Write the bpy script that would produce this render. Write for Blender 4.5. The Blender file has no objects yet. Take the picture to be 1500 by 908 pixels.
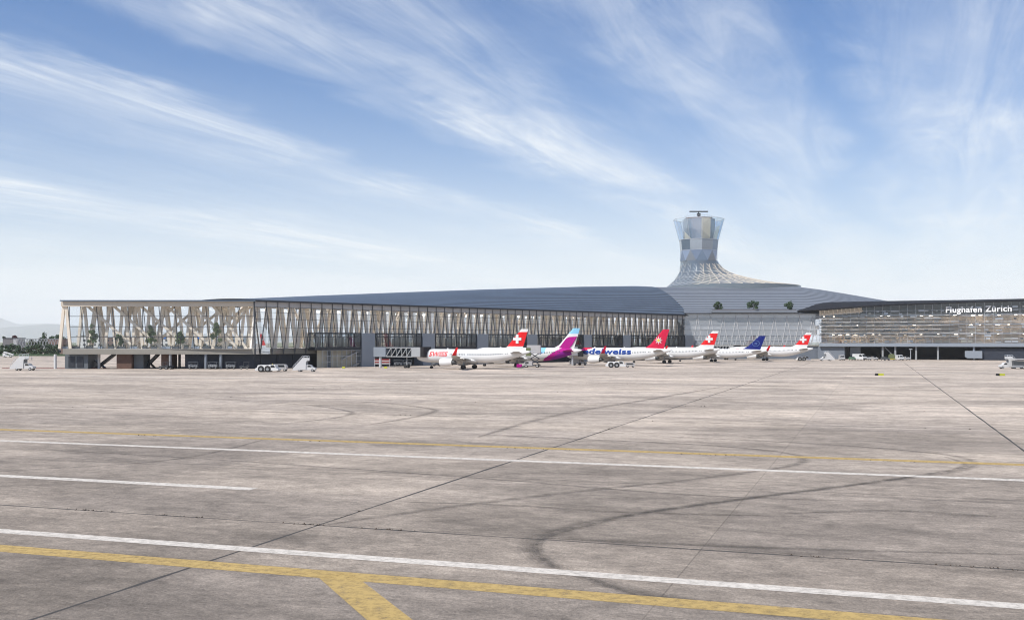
import bpy, bmesh, math, random
from mathutils import Vector, Matrix
random.seed(7)
R = math.radians
C = bpy.context.scene
COL = C.collection
F, CX, HY, CAMH = 1547.0, 750.0, 500.0, 8.2      # focal length in photo pixels, horizon row, eye height

def gx(px, Y): return (px - CX) / F * Y
def gz(py, Y): return CAMH + (HY - py) / F * Y
def ground(px, py):
    Y = CAMH * F / (py - HY)
    return gx(px, Y), Y
def interp(tab, x):
    if x <= tab[0][0]: return tab[0][1]
    for (a, b), (c, d) in zip(tab, tab[1:]):
        if x <= c: return b + (d - b) * (x - a) / (c - a)
    return tab[-1][1]

# ------------------------------------------------------------------ materials
def nodes(m):
    m.use_nodes = True
    return m.node_tree, m.node_tree.nodes, m.node_tree.links, m.node_tree.nodes['Principled BSDF']

def mat(name, col, rough=.55, metal=0., var=.12, scale=1.2, spec=.5, coat=0.):
    m = bpy.data.materials.new(name)
    nt, N, L, b = nodes(m)
    b.inputs['Roughness'].default_value = rough
    b.inputs['Metallic'].default_value = metal
    b.inputs['Specular IOR Level'].default_value = spec
    b.inputs['Coat Weight'].default_value = coat
    tc = N.new('ShaderNodeTexCoord')
    no = N.new('ShaderNodeTexNoise'); no.inputs['Scale'].default_value = scale; no.inputs['Detail'].default_value = 5
    cr = N.new('ShaderNodeMixRGB')
    cr.inputs[1].default_value = tuple(c * (1 - var) for c in col) + (1,)
    cr.inputs[2].default_value = tuple(min(1, c * (1 + var)) for c in col) + (1,)
    L.new(tc.outputs['Object'], no.inputs['Vector'])
    L.new(no.outputs['Fac'], cr.inputs[0])
    L.new(cr.outputs[0], b.inputs['Base Color'])
    return m

def glass(name, tint=(.8, .86, .9), base=.12, rough=.02, body=0., bodycol=(.5, .55, .6)):
    """thin pane: mostly clear, mirror-like at grazing angles, optionally with a share of diffuse body colour"""
    m = bpy.data.materials.new(name); m.use_nodes = True
    nt = m.node_tree; N = nt.nodes; L = nt.links
    for n in list(N): N.remove(n)
    out = N.new('ShaderNodeOutputMaterial'); tr = N.new('ShaderNodeBsdfTransparent'); gl = N.new('ShaderNodeBsdfGlossy')
    tr.inputs[0].default_value = tint + (1,)
    gl.inputs['Roughness'].default_value = rough; gl.inputs[0].default_value = (.85, .9, .95, 1)
    fr = N.new('ShaderNodeLayerWeight'); fr.inputs[0].default_value = .35
    ma = N.new('ShaderNodeMath'); ma.operation = 'MULTIPLY_ADD'; ma.inputs[1].default_value = .5; ma.inputs[2].default_value = base; ma.use_clamp = True
    mx = N.new('ShaderNodeMixShader')
    L.new(fr.outputs['Fresnel'], ma.inputs[0]); L.new(ma.outputs[0], mx.inputs[0])
    if body > 0:
        df = N.new('ShaderNodeBsdfDiffuse'); df.inputs[0].default_value = bodycol + (1,)
        m2 = N.new('ShaderNodeMixShader'); m2.inputs[0].default_value = body
        L.new(tr.outputs[0], m2.inputs[1]); L.new(df.outputs[0], m2.inputs[2]); L.new(m2.outputs[0], mx.inputs[1])
    else:
        L.new(tr.outputs[0], mx.inputs[1])
    L.new(gl.outputs[0], mx.inputs[2]); L.new(mx.outputs[0], out.inputs[0])
    return m

def wood_mat(name, col):
    m = bpy.data.materials.new(name)
    nt, N, L, b = nodes(m)
    tc = N.new('ShaderNodeTexCoord'); mp = N.new('ShaderNodeMapping'); mp.inputs['Scale'].default_value = (5, 5, .5)
    no = N.new('ShaderNodeTexNoise'); no.inputs['Scale'].default_value = 2.; no.inputs['Detail'].default_value = 6
    cr = N.new('ShaderNodeMixRGB'); cr.inputs[1].default_value = tuple(c * .8 for c in col) + (1,); cr.inputs[2].default_value = tuple(c * 1.18 for c in col) + (1,)
    L.new(tc.outputs['Object'], mp.inputs[0]); L.new(mp.outputs[0], no.inputs['Vector']); L.new(no.outputs['Fac'], cr.inputs[0]); L.new(cr.outputs[0], b.inputs['Base Color'])
    b.inputs['Roughness'].default_value = .6
    return m

def concrete_ground():
    m = bpy.data.materials.new('apron_concrete')
    nt, N, L, b = nodes(m)
    tc = N.new('ShaderNodeTexCoord')
    def noise(scale, detail, sx=1, sy=1, rot=0., rough=.6, dist=0.):
        mp = N.new('ShaderNodeMapping'); mp.inputs['Scale'].default_value = (sx, sy, 1)
        rt = N.new('ShaderNodeVectorRotate'); rt.rotation_type = 'Z_AXIS'; rt.inputs['Angle'].default_value = rot
        n = N.new('ShaderNodeTexNoise'); n.inputs['Scale'].default_value = scale; n.inputs['Detail'].default_value = detail
        n.inputs['Roughness'].default_value = rough; n.inputs['Distortion'].default_value = dist
        L.new(tc.outputs['Object'], rt.inputs[0]); L.new(rt.outputs[0], mp.inputs[0]); L.new(mp.outputs[0], n.inputs['Vector'])
        return n.outputs['Fac']
    def ramp(f, p0, p1, c0, c1):
        r = N.new('ShaderNodeValToRGB'); r.color_ramp.elements[0].position = p0; r.color_ramp.elements[1].position = p1
        r.color_ramp.elements[0].color = (c0, c0, c0, 1); r.color_ramp.elements[1].color = (c1, c1, c1, 1)
        L.new(f, r.inputs[0]); return r.outputs[0]
    def mul(a, bb, f=1.):
        x = N.new('ShaderNodeMixRGB'); x.blend_type = 'MULTIPLY'; x.inputs[0].default_value = f
        L.new(a, x.inputs[1]); L.new(bb, x.inputs[2]); return x.outputs[0]
    a = R(18.98)
    base = N.new('ShaderNodeRGB'); base.outputs[0].default_value = (.66, .562, .474, 1)
    c = base.outputs[0]
    c = mul(c, ramp(noise(.045, 6, .6, 1.3, a, .62, 1.), .37, .63, .66, 1.12))       # broad worn patches
    c = mul(c, ramp(noise(.16, 7, .5, 1.3, a + R(6), .66, 1.2), 
        .34, .64, .85, 1.06))   # drag and drain streaks
    c = mul(c, ramp(noise(.05, 5, .25, 6, a, .6), .36, .64, .90, 1.03))               # long grime lines along the lanes
    c = mul(c, ramp(noise(.5, 8, .8, 1.1, a, .72, .6), .32, .66, .66, 1.15))
    c = mul(c, ramp(noise(2.2, 8, .8, 1.1, a, .74), .3, .68, .66, 1.16))              # mottling
    c = mul(c, ramp(noise(9., 6, 1, 1, a, .78), .32, .66, .58, 1.2))                 # exposed grit
    rt = N.new('ShaderNodeVectorRotate'); rt.rotation_type = 'Z_AXIS'; rt.inputs['Angle'].default_value = a
    mp = N.new('ShaderNodeMapping'); mp.inputs['Location'].default_value = (23.5 + 68, 8.5 * 10 - 42.2, 0)
    bk = N.new('ShaderNodeTexBrick'); bk.offset = 0.; bk.inputs['Scale'].default_value = 1.; bk.inputs['Brick Width'].default_value = 17.; bk.inputs['Row Height'].default_value = 8.5
    bk.inputs['Mortar Size'].default_value = .035; bk.inputs['Mortar Smooth'].default_value = .4; bk.inputs['Bias'].default_value = 0.
    bk.inputs['Color1'].default_value = (.86, .86, .87, 1); bk.inputs['Color2'].default_value = (1.05, 1.04, 1.02, 1); bk.inputs['Mortar'].default_value = (.62, .61, .60, 1)
    L.new(tc.outputs['Object'], rt.inputs[0]); L.new(rt.outputs[0], mp.inputs[0]); L.new(mp.outputs[0], bk.inputs['Vector'])
    c = mul(c, bk.outputs['Color'], .8)
    # vignette put into the concrete colour: it darkens towards the camera
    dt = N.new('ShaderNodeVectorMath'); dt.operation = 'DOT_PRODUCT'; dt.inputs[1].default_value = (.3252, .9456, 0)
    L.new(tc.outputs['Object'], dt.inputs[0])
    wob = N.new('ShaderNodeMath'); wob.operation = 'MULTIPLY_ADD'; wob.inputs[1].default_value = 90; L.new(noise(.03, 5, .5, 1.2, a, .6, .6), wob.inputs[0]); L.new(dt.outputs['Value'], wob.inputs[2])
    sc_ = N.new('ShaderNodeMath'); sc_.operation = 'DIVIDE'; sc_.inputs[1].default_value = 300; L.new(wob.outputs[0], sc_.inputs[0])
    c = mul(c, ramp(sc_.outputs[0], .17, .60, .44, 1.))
    vo = N.new('ShaderNodeTexVoronoi'); vo.inputs['Scale'].default_value = .35
    L.new(tc.outputs['Object'], vo.inputs['Vector'])
    spots = ramp(vo.outputs['Distance'], .02, .075, .55, 1.)
    c = mul(c, spots, .6)
    L.new(c, b.inputs['Base Color'])
    b.inputs['Roughness'].default_value = .85; b.inputs['Specular IOR Level'].default_value = .25
    bp = N.new('ShaderNodeBump'); bp.inputs['Strength'].default_value = .75; bp.inputs['Distance'].default_value = .12
    L.new(noise(3.2, 8, 1, 1, 0, .7), bp.inputs['Height']); L.new(bp.outputs[0], b.inputs['Normal'])
    return m

def worn(name, col, lo=.1, cover=.93, sc=1.4):
    """paint or rubber lying on concrete with holes where it has worn away"""
    m = bpy.data.materials.new(name)
    nt, N, L, b = nodes(m)
    out = [n for n in N if n.type == 'OUTPUT_MATERIAL'][0]
    tc = N.new('ShaderNodeTexCoord'); no = N.new('ShaderNodeTexNoise'); no.inputs['Scale'].default_value = sc; no.inputs['Detail'].default_value = 8; no.inputs['Roughness'].default_value = .75
    n2 = N.new('ShaderNodeTexNoise'); n2.inputs['Scale'].default_value = .35; n2.inputs['Detail'].default_value = 3
    L.new(tc.outputs['Object'], no.inputs['Vector']); L.new(tc.outputs['Object'], n2.inputs['Vector'])
    r = N.new('ShaderNodeValToRGB'); r.color_ramp.elements[0].position = .32; r.color_ramp.elements[1].position = .56
    r.color_ramp.elements[0].color = (lo, lo, lo, 1); r.color_ramp.elements[1].color = (cover, cover, cover, 1)
    L.new(no.outputs['Fac'], r.inputs[0])
    cr = N.new('ShaderNodeMixRGB'); cr.inputs[1].default_value = tuple(c * .85 for c in col) + (1,); cr.inputs[2].default_value = tuple(min(1, c * 1.12) for c in col) + (1,)
    L.new(n2.outputs['Fac'], cr.inputs[0]); L.new(cr.outputs[0], b.inputs['Base Color'])
    b.inputs['Roughness'].default_value = .8; b.inputs['Specular IOR Level'].default_value = .2
    tr = N.new('ShaderNodeBsdfTransparent'); mx = N.new('ShaderNodeMixShader')
    L.new(r.outputs[0], mx.inputs[0]); L.new(tr.outputs[0], mx.inputs[1]); L.new(b.outputs[0], mx.inputs[2]); L.new(mx.outputs[0], out.inputs[0])
    return m

MT = dict(
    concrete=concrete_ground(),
    field=mat('far_field_grass', (.16, .17, .09), .9, var=.3, scale=.02),
    white_paint=worn('white_line_paint', (.62, .575, .52), .45, .95, 2.6),
    yellow_paint=worn('yellow_line_paint', (.47, .335, .13), .35, .90, 2.6),
    rubber_mark=worn('rubber_streak', (.075, .07, .066), .0, .115, .9),
    joint=mat('joint_filler', (.05, .045, .042), .9),
    weed=mat('weed', (.05, .035, .025), .9),
    wood=wood_mat('pale_spruce', (.72, .635, .52)),
    wood_beam=wood_mat('edge_beam_spruce', (.56, .49, .40)),
    wood_in=wood_mat('interior_spruce', (.77, .715, .645)),
    slab=mat('slab_concrete', (.25, .235, .205), .8, scale=.5),
    roof_blue=mat('blue_metal_roof', (.105, .14, .19), .45, .3, .22, .35),
    roof_grey=mat('grey_metal_louvre', (.20, .22, .25), .5, .25, .15, .25),
    roof_dark=mat('dark_roof_membrane', (.014, .015, .019), .75, spec=.2),
    steel=mat('dark_steel', (.035, .04, .05), .5, .3),
    mullion=mat('grey_mullion', (.06, .065, .075), .5, .2),
    roof_gap_shade=mat('shaded_louvre_underside', (.05, .06, .08), .6),
    bridge_grey=mat('bridge_grey_paint', (.30, .31, .32), .5),
    steel_l=mat('light_steel', (.5, .52, .55), .45, .4),
    alu=mat('aluminium', (.50, .49, .48), .45, .4, .3, .6),
    panel=mat('grey_facade_panel', (.23, .26, .30), .5, .2, .08, .3),
    fascia=mat('fascia_panel', (.42, .41, .41), .5, .1),
    service=mat('service_room_panel', (.105, .12, .135), .6),
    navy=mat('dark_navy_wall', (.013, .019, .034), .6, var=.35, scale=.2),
    basewall=mat('blue_grey_base_wall', (.13, .15, .18), .6, scale=.3),
    black=mat('black_void', (.006, .006, .008), .8),
    rubber=mat('tyre_rubber', (.015, .015, .016), .8),
    brown=mat('brown_timber_cladding', (.10, .052, .036), .7, var=.3),
    white=mat('white_gloss_paint', (.64, .64, .635), .45, var=.03, spec=.3),
    sign_white=mat('sign_white', (.86, .86, .86), .8, var=.02, spec=.1),
    offwhite=mat('off_white_paint', (.55, .55, .55), .5, var=.06),
    belly=mat('grey_belly_paint', (.55, .56, .58), .35, var=.04),
    wing=mat('wing_grey', (.40, .39, .37), .4, .2, .08),
    red=mat('bright_red_paint', (.62, .016, .02), .7, var=.05, spec=.12),
    crimson=mat('crimson_paint', (.50, .012, .05), .7, var=.05, spec=.12),
    magenta=mat('magenta_paint', (.36, .008, .20), .7, var=.06, spec=.12),
    violet=mat('violet_paint', (.20, .010, .22), .7, var=.06, spec=.12),
    sky=mat('light_blue_paint', (.22, .48, .66), .7, var=.05, spec=.12),
    nblue=mat('navy_letter_paint', (.015, .05, .22), .7, var=.05, spec=.12),
    dblue=mat('deep_blue_paint', (.006, .014, .14), .7, var=.05, spec=.12),
    ring=mat('muted_blue_line', (.10, .17, .36), .7, spec=.1),
    yellow=mat('yellow_paint', (.62, .48, .05), .5),
    hivis=mat('hi_vis_yellow', (.42, .44, .04), .5),
    olive=mat('olive_green', (.12, .14, .06), .6),
    green=mat('green_paint', (.08, .16, .09), .4),
    dgrey=mat('dark_grey_plastic', (.05, .055, .06), .5),
    mgrey=mat('mid_grey_paint', (.25, .26, .27), .5),
    leaf=mat('leaf_green', (.055, .085, .028), .7, var=.5, scale=2.5),
    leaf_in=mat('indoor_leaf', (.12, .17, .07), .7, var=.5, scale=2.5),
    leaf_d=mat('dark_leaf_green', (.036, .072, .03), .7, var=.5, scale=2.5),
    leaf_red=mat('copper_leaf', (.09, .02, .025), .7, var=.4),
    bark=mat('bark', (.09, .065, .045), .9),
    beige=mat('beige_curtain', (.62, .57, .45), .8, scale=.8),
    sand=mat('sand_coloured_wall', (.60, .50, .40), .8, var=.35, scale=.35),
    plaster=mat('pale_plaster', (.62, .60, .58), .8, scale=.2),
    brick=mat('grey_brick', (.17, .16, .165), .85),
    rust=mat('rust_brown_panel', (.17, .11, .09), .8),
    screen=None,
    skin=mat('skin', (.45, .29, .22), .6), shirt=mat('shirt_cloth', (.35, .36, .40), .8, var=.3), trouser=mat('trouser_cloth', (.04, .045, .06), .8), hair=mat('hair', (.04, .03, .025), .7),
    shade_red=mat('shaded_red', (.26, .03, .03), .7),  # barrier red, darkened in its colour for shade
    red_kerb=mat('dark_red_kerb', (.16, .035, .03), .8),
    hill=mat('wooded_hill', (.05, .07, .07), .95, var=.5, scale=.004),
    glass=glass('clear_glazing', (.95, .965, .98), .015),
    glass_side=glass('shaded_glazing', (.97, .975, .98), .005),
    glass_coat=glass('coated_glazing', (.8, .83, .87), .5, .0),
    glass_dark=glass('smoked_glazing', (.50, .55, .60), .05),
    glass_hall=glass('hall_glazing', (.88, .91, .95), .10, body=.24, bodycol=(.88, .91, .96)),  # pale diffuse share painted in for sky reflected on the pane
    glass_wing=glass('wing_glazing', (.86, .89, .93), .05),
    glass_crown=glass('tower_crown_glazing', (.90, .95, .98), .08, body=.09, bodycol=(.55, .72, .85)),
    glass_skirt=glass('tent_glazing', (.62, .68, .72), .08, body=.32, bodycol=(.33, .39, .45)),
    win=mat('window_glass_dark', (.02, .025, .03), .08, spec=.8),
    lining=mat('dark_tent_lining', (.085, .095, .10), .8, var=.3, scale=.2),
    f_cream=mat('cream_facet', (.78, .70, .56), .5), f_lilac=mat('lilac_grey_facet', (.36, .37, .43), .1, .45),
    f_blue=mat('slate_blue_facet', (.17, .22, .30), .06, .55), f_grey=mat('grey_facet', (.25, .28, .32), .08, .5),
    f_pale=mat('pale_facet', (.34, .38, .43), .06, .55), f_dark=mat('dark_facet', (.12, .13, .16), .08, .5),
)
def emit(name, col, s):
    m = mat(name, col); b = m.node_tree.nodes['Principled BSDF']
    b.inputs['Emission Color'].default_value = col + (1,); b.inputs['Emission Strength'].default_value = s
    return m
MT['lamp'] = emit('ceiling_lamp', (1., .86, .68), 12.)
MT['lamp_pier'] = emit('pier_ceiling_lamp', (1., .96, .90), 8.)
MT['screen'] = emit('lit_screen', (.02, .16, .55), .6)

# ------------------------------------------------------------------ mesh builder
class MB:
    def __init__(s): s.v = []; s.f = []; s.m = []
    def add(s, vs, fs, mi=0):
        o = len(s.v); s.v += [tuple(p) for p in vs]
        for f in fs: s.f.append([i + o for i in f]); s.m.append(mi)
        return s
    def box(s, c, d, mi=0, rz=0.):
        x, y, z = d[0] / 2, d[1] / 2, d[2] / 2; ca, sa = math.cos(rz), math.sin(rz)
        vs = [(c[0] + a * x * ca - b * y * sa, c[1] + a * x * sa + b * y * ca, c[2] + e * z) for a in (-1, 1) for b in (-1, 1) for e in (-1, 1)]
        return s.add(vs, [(0, 1, 3, 2), (4, 6, 7, 5), (0, 4, 5, 1), (2, 3, 7, 6), (0, 2, 6, 4), (1, 5, 7, 3)], mi)
    def bar(s, p, q, w, d, mi=0, side=None):
        """box from p to q; w across in the direction 'side', d in the other"""
        p, q = Vector(p), Vector(q); ax = (q - p)
        if ax.length < 1e-6: return s
        ax.normalize()
        sd = Vector(side) if side else (Vector((0, 0, 1)) if abs(ax.z) < .95 else Vector((1, 0, 0)))
        sd = sd - ax * sd.dot(ax)
        if sd.length < 1e-5: sd = ax.orthogonal()
        sd.normalize(); ot = ax.cross(sd)
        vs = [e + sd * (a * w / 2) + ot * (b * d / 2) for e in (p, q) for a, b in ((-1, -1), (1, -1), (1, 1), (-1, 1))]
        return s.add(vs, [(0, 1, 2, 3), (7, 6, 5, 4), (0, 4, 5, 1), (1, 5, 6, 2), (2, 6, 7, 3), (3, 7, 4, 0)], mi)
    def prism(s, poly, z0, z1, mi=0):
        n = len(poly); vs = [(x, y, z0) for x, y in poly] + [(x, y, z1) for x, y in poly]
        return s.add(vs, [tuple(range(n))[::-1], tuple(range(n, 2 * n))] + [(i, (i + 1) % n, n + (i + 1) % n, n + i) for i in range(n)], mi)
    def slab_xz(s, poly, y0, y1, mi=0):
        n = len(poly); vs = [(x, y0, z) for x, z in poly] + [(x, y1, z) for x, z in poly]
        return s.add(vs, [tuple(range(n)), tuple(range(n, 2 * n))[::-1]] + [(i, n + i, n + (i + 1) % n, (i + 1) % n) for i in range(n)], mi)
    def rings(s, rs, closed=True, cap=True, mi=0, fmi=None):
        n = len(rs[0]); o = len(s.v)
        for r in rs: s.v += [tuple(p) for p in r]
        for i in range(len(rs) - 1):
            for j in range(n if closed else n - 1):
                a, b = o + i * n + j, o + i * n + (j + 1) % n
                s.f.append([a, b, b + n, a + n]); s.m.append(fmi(i, j) if fmi else mi)
        if cap and closed:
            s.f.append(list(range(o, o + n))[::-1]); s.m.append(fmi(0, 0) if fmi else mi)
            s.f.append(list(range(o + (len(rs) - 1) * n, o + len(rs) * n))); s.m.append(fmi(len(rs) - 2, 0) if fmi else mi)
        return s
    def tube(s, p, q, r0, r1=None, n=8, mi=0):
        p, q = Vector(p), Vector(q); r1 = r0 if r1 is None else r1
        ax = (q - p).normalized(); a = ax.orthogonal().normalized(); b = ax.cross(a)
        rr = [[e + (a * math.cos(t) + b * math.sin(t)) * r for t in [2 * math.pi * k / n for k in range(n)]] for e, r in ((p, r0), (q, r1))]
        return s.rings(rr, mi=mi)
    def build(s, name, mats, parent=None, smooth=False, bevel=0., **props):
        me = bpy.data.meshes.new(name); me.from_pydata(s.v, [], s.f)
        for m in (mats if isinstance(mats, (list, tuple)) else [mats]): me.materials.append(m)
        for p, mi in zip(me.polygons, s.m): p.material_index = mi
        bm = bmesh.new(); bm.from_mesh(me); bmesh.ops.recalc_face_normals(bm, faces=bm.faces)
        bm.to_mesh(me); bm.free()
        if smooth:
            me.polygons.foreach_set('use_smooth', [True] * len(me.polygons))
            me.set_sharp_from_angle(angle=R(38))
        me.update()
        o = bpy.data.objects.new(name, me); COL.objects.link(o)
        if parent: o.parent = parent
        if bevel:
            b = o.modifiers.new('edge', 'BEVEL'); b.width = bevel; b.segments = 2; b.limit_method = 'ANGLE'
        for k, v in props.items(): o[k] = v
        return o

def link(name, src, parent, loc=(0, 0, 0), rz=0.):
    o = src.copy(); o.name = name; COL.objects.link(o); o.parent = parent; o.location = loc; o.rotation_euler = (0, 0, rz)
    return o
def thing(name, label, cat, loc=(0, 0, 0), rz=0., group=None, scale=1.):
    o = bpy.data.objects.new(name, None); COL.objects.link(o)
    o.location = loc; o.rotation_euler = (0, 0, rz); o['label'] = label; o['category'] = cat
    if not isinstance(scale, (int, float)): o.scale = scale
    elif scale != 1.: o.scale = (scale,) * 3
    if group: o['group'] = group
    return o
def dup(root, label, loc, rz=0., scale=None):
    r = root.copy(); COL.objects.link(r); r.location = loc; r.rotation_euler = (0, 0, rz); r['label'] = label
    if scale: r.scale = (scale,) * 3
    for ch in list(root.children):
        c = ch.copy(); COL.objects.link(c); c.parent = r
        for g in list(ch.children):
            d = g.copy(); COL.objects.link(d); d.parent = c
    return r
def struct(mb, name, m, label, cat='ground', **k):
    o = mb.build(name, m, **k); o['kind'] = 'structure'; o['label'] = label; o['category'] = cat
    return o

def text_mesh(txt, bold=0., shear=0.):
    cu = bpy.data.curves.new('lettering', 'FONT'); cu.body = txt; cu.shear = shear; cu.space_character = 1.07; cu.resolution_u = 4
    o = bpy.data.objects.new('lettering', cu); COL.objects.link(o)
    bpy.context.view_layer.update()
    me = bpy.data.meshes.new_from_object(o.evaluated_get(bpy.context.evaluated_depsgraph_get()))
    bpy.data.objects.remove(o); bpy.data.curves.remove(cu)
    bm = bmesh.new(); bm.from_mesh(me); bpy.data.meshes.remove(me)
    bmesh.ops.remove_doubles(bm, verts=bm.verts, dist=1e-5)
    bmesh.ops.triangulate(bm, faces=bm.faces)
    mv = {}
    for v in bm.verts:                       # embolden: push the outline outwards along its mitre
        ns = []
        for e in v.link_edges:
            if len(e.link_faces) != 1: continue
            d = e.verts[1].co - e.verts[0].co; n = Vector((d.y, -d.x, 0)).normalized(); mid = (e.verts[0].co + e.verts[1].co) / 2
            if n.dot(e.link_faces[0].calc_center_median() - mid) > 0: n = -n
            ns.append(n)
        if len(ns) >= 2:
            a = ns[0] + ns[1]
            if a.length > .3: a.normalize(); mv[v] = a * bold / max(.6, a.dot(ns[0]))
    for v, d in mv.items(): v.co += d
    return bm

# ------------------------------------------------------------------ world, sun, camera
cam = bpy.data.cameras.new('camera'); co = bpy.data.objects.new('camera', cam); COL.objects.link(co); C.camera = co
co.location = (0, 0, CAMH); co.rotation_euler = (R(90), 0, 0)
cam.sensor_width = 36; cam.lens = F / 1500 * 36; cam.shift_y = (HY - 454) / 1500; cam.clip_end = 60000; cam.clip_start = .5

SUN_AZ, SUN_EL = R(-127), R(48)        # azimuth from +Y, clockwise
sd = Vector((math.sin(SUN_AZ) * math.cos(SUN_EL), math.cos(SUN_AZ) * math.cos(SUN_EL), math.sin(SUN_EL)))
sl = bpy.data.lights.new('sun', 'SUN'); sl.energy = 4.2; sl.angle = R(.55); sl.color = (1., .95, .88)
so = bpy.data.objects.new('sun', sl); COL.objects.link(so); so.rotation_euler = (-sd).to_track_quat('-Z', 'Y').to_euler(); so.location = (0, 0, 300)

W = bpy.data.worlds.new('World'); C.world = W; W.use_nodes = True
def build_world():
    N = W.node_tree.nodes; L = W.node_tree.links
    bg = N['Background']; bg.inputs[1].default_value = .1
    sky = N.new('ShaderNodeTexSky'); sky.sky_type = 'NISHITA'; sky.sun_disc = False
    sky.sun_elevation = SUN_EL; sky.sun_rotation = SUN_AZ; sky.air_density = 1.; sky.dust_density = .6; sky.ozone_density = 2.6
    tc = N.new('ShaderNodeTexCoord')
    def M(op, a, b=None, c=None, clamp=False):
        n = N.new('ShaderNodeMath'); n.operation = op; n.use_clamp = clamp
        for i, x in enumerate((a, b, c)):
            if x is None: continue
            if isinstance(x, (int, float)): n.inputs[i].default_value = x
            else: L.new(x, n.inputs[i])
        return n.outputs[0]
    def ramp(f, stops, mode='B_SPLINE'):
        r = N.new('ShaderNodeValToRGB'); el = r.color_ramp.elements; r.color_ramp.interpolation = mode
        while len(el) < len(stops): el.new(.5)
        for e, (p, v) in zip(el, stops): e.position = p; e.color = (v, v, v, 1)
        L.new(f, r.inputs[0]); return r.outputs[0]
    sep = N.new('ShaderNodeSeparateXYZ'); L.new(tc.outputs['Generated'], sep.inputs[0])
    az = R(22.)
    lat = M('ADD', M('MULTIPLY', sep.outputs[0], math.cos(az)), M('MULTIPLY', sep.outputs[1], -math.sin(az)))
    alo = M('ADD', M('MULTIPLY', sep.outputs[0], math.sin(az)), M('MULTIPLY', sep.outputs[1], math.cos(az)))
    el = M('MAXIMUM', sep.outputs[2], .012)
    p = M('DIVIDE', M('MULTIPLY', lat, -1.), M('ADD', el, .012))     # across the cirrus bands, on a cloud deck overhead
    q = M('DIVIDE', alo, M('ADD', el, .012))                         # along them
    cb = N.new('ShaderNodeCombineXYZ'); L.new(p, cb.inputs[0]); L.new(q, cb.inputs[1])
    def noise(sx, sy, scale, det, rough=.6, dist=0., off=0.):
        mp = N.new('ShaderNodeMapping'); mp.inputs['Scale'].default_value = (sx, sy, 1); mp.inputs['Location'].default_value = (off, off, 0)
        n = N.new('ShaderNodeTexNoise'); n.inputs['Scale'].default_value = scale; n.inputs['Detail'].default_value = det; n.inputs['Roughness'].default_value = rough; n.inputs['Distortion'].default_value = dist
        L.new(cb.outputs[0], mp.inputs[0]); L.new(mp.outputs[0], n.inputs['Vector']); return n.outputs['Fac']
    warp = noise(.5, .35, 1., 4, .55, .0, 3.)
    pw = M('ADD', p, M('MULTIPLY', M('SUBTRACT', warp, .5), .9))
    curl = noise(1.7, 1.0, 1., 6, .62, .8, 7.)
    pw = M('ADD', pw, M('MULTIPLY', M('SUBTRACT', curl, .5), .55))
    band = ramp(M('DIVIDE', M('ADD', pw, 1.), 8.), [(0., .7), (.12, .75), (.145, .5), (.18, .04), (.215, .5), (.24, .6), (.28, .15), (.325, .7), (.35, .95), (.375, .35), (.405, .0), (.45, .03), (.49, .85), (.52, .5), (.57, .28), (.63, .2), (.70, .45), (.76, 1.), (.83, .95), (.9, .3), (1., .5)], 'EASE')
    fine = noise(4.2, .5, 1., 10, .70, 1.1)
    wisp = noise(1.1, .5, 1., 8, .62, .5, 9.)
    streak = ramp(fine, [(.36, .2), (.66, 1.)])
    wis = ramp(wisp, [(.36, .35), (.66, 1.)])
    cloud = M('MULTIPLY', M('MULTIPLY', band, streak), wis)
    cloud = M('ADD', cloud, M('MULTIPLY', M('MULTIPLY', ramp(wisp, [(.46, 0.), (.76, .5)]), streak), M('ADD', band, .05)))
    veil = ramp(el, [(0., 1.), (.035, .98), (.065, .88), (.11, .54), (.17, .24), (.24, .09), (.33, .02)])
    patch = ramp(noise(.22, .12, 1., 5, .6, .4, 5.), [(.35, .84), (.65, 1.12)])
    veil = M('MULTIPLY', veil, patch)
    tot = M('SUBTRACT', 1., M('MULTIPLY', M('SUBTRACT', 1., M('MULTIPLY', cloud, .92, clamp=True), clamp=True), M('SUBTRACT', 1., veil, clamp=True)), clamp=True)
    tot = M('MULTIPLY', tot, .985, clamp=True)
    tint = N.new('ShaderNodeMixRGB'); tint.blend_type = 'MULTIPLY'; tint.inputs[0].default_value = 1.; tint.inputs[2].default_value = (.19, .545, .91, 1)
    L.new(sky.outputs[0], tint.inputs[1])
    mx = N.new('ShaderNodeMixRGB'); L.new(tot, mx.inputs[0]); L.new(tint.outputs[0], mx.inputs[1]); mx.inputs[2].default_value = (7.55, 7.85, 8.1, 1)
    L.new(mx.outputs[0], bg.inputs[0])
build_world()

# ------------------------------------------------------------------ ground, markings
D1 = Vector((.3252, .9456)); D2 = Vector((.9456, -.3252))
def ab(px, py):
    X, Y = ground(px, py); return X * D1.x + Y * D1.y, X * D2.x + Y * D2.y
def w(a, b, z): return (D1.x * a + D2.x * b, D1.y * a + D2.y * b, z)
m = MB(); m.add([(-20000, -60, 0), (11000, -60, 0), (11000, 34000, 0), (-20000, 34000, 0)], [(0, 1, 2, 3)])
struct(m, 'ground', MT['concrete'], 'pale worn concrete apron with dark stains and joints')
m = MB(); m.add([(-6000, 760, .02), (6000, 760, .02), (6000, 9000, .02), (-6000, 9000, .02)], [(0, 1, 2, 3)])
struct(m, 'grass_field', MT['field'], 'dull green field beyond the apron', 'field')

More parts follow.
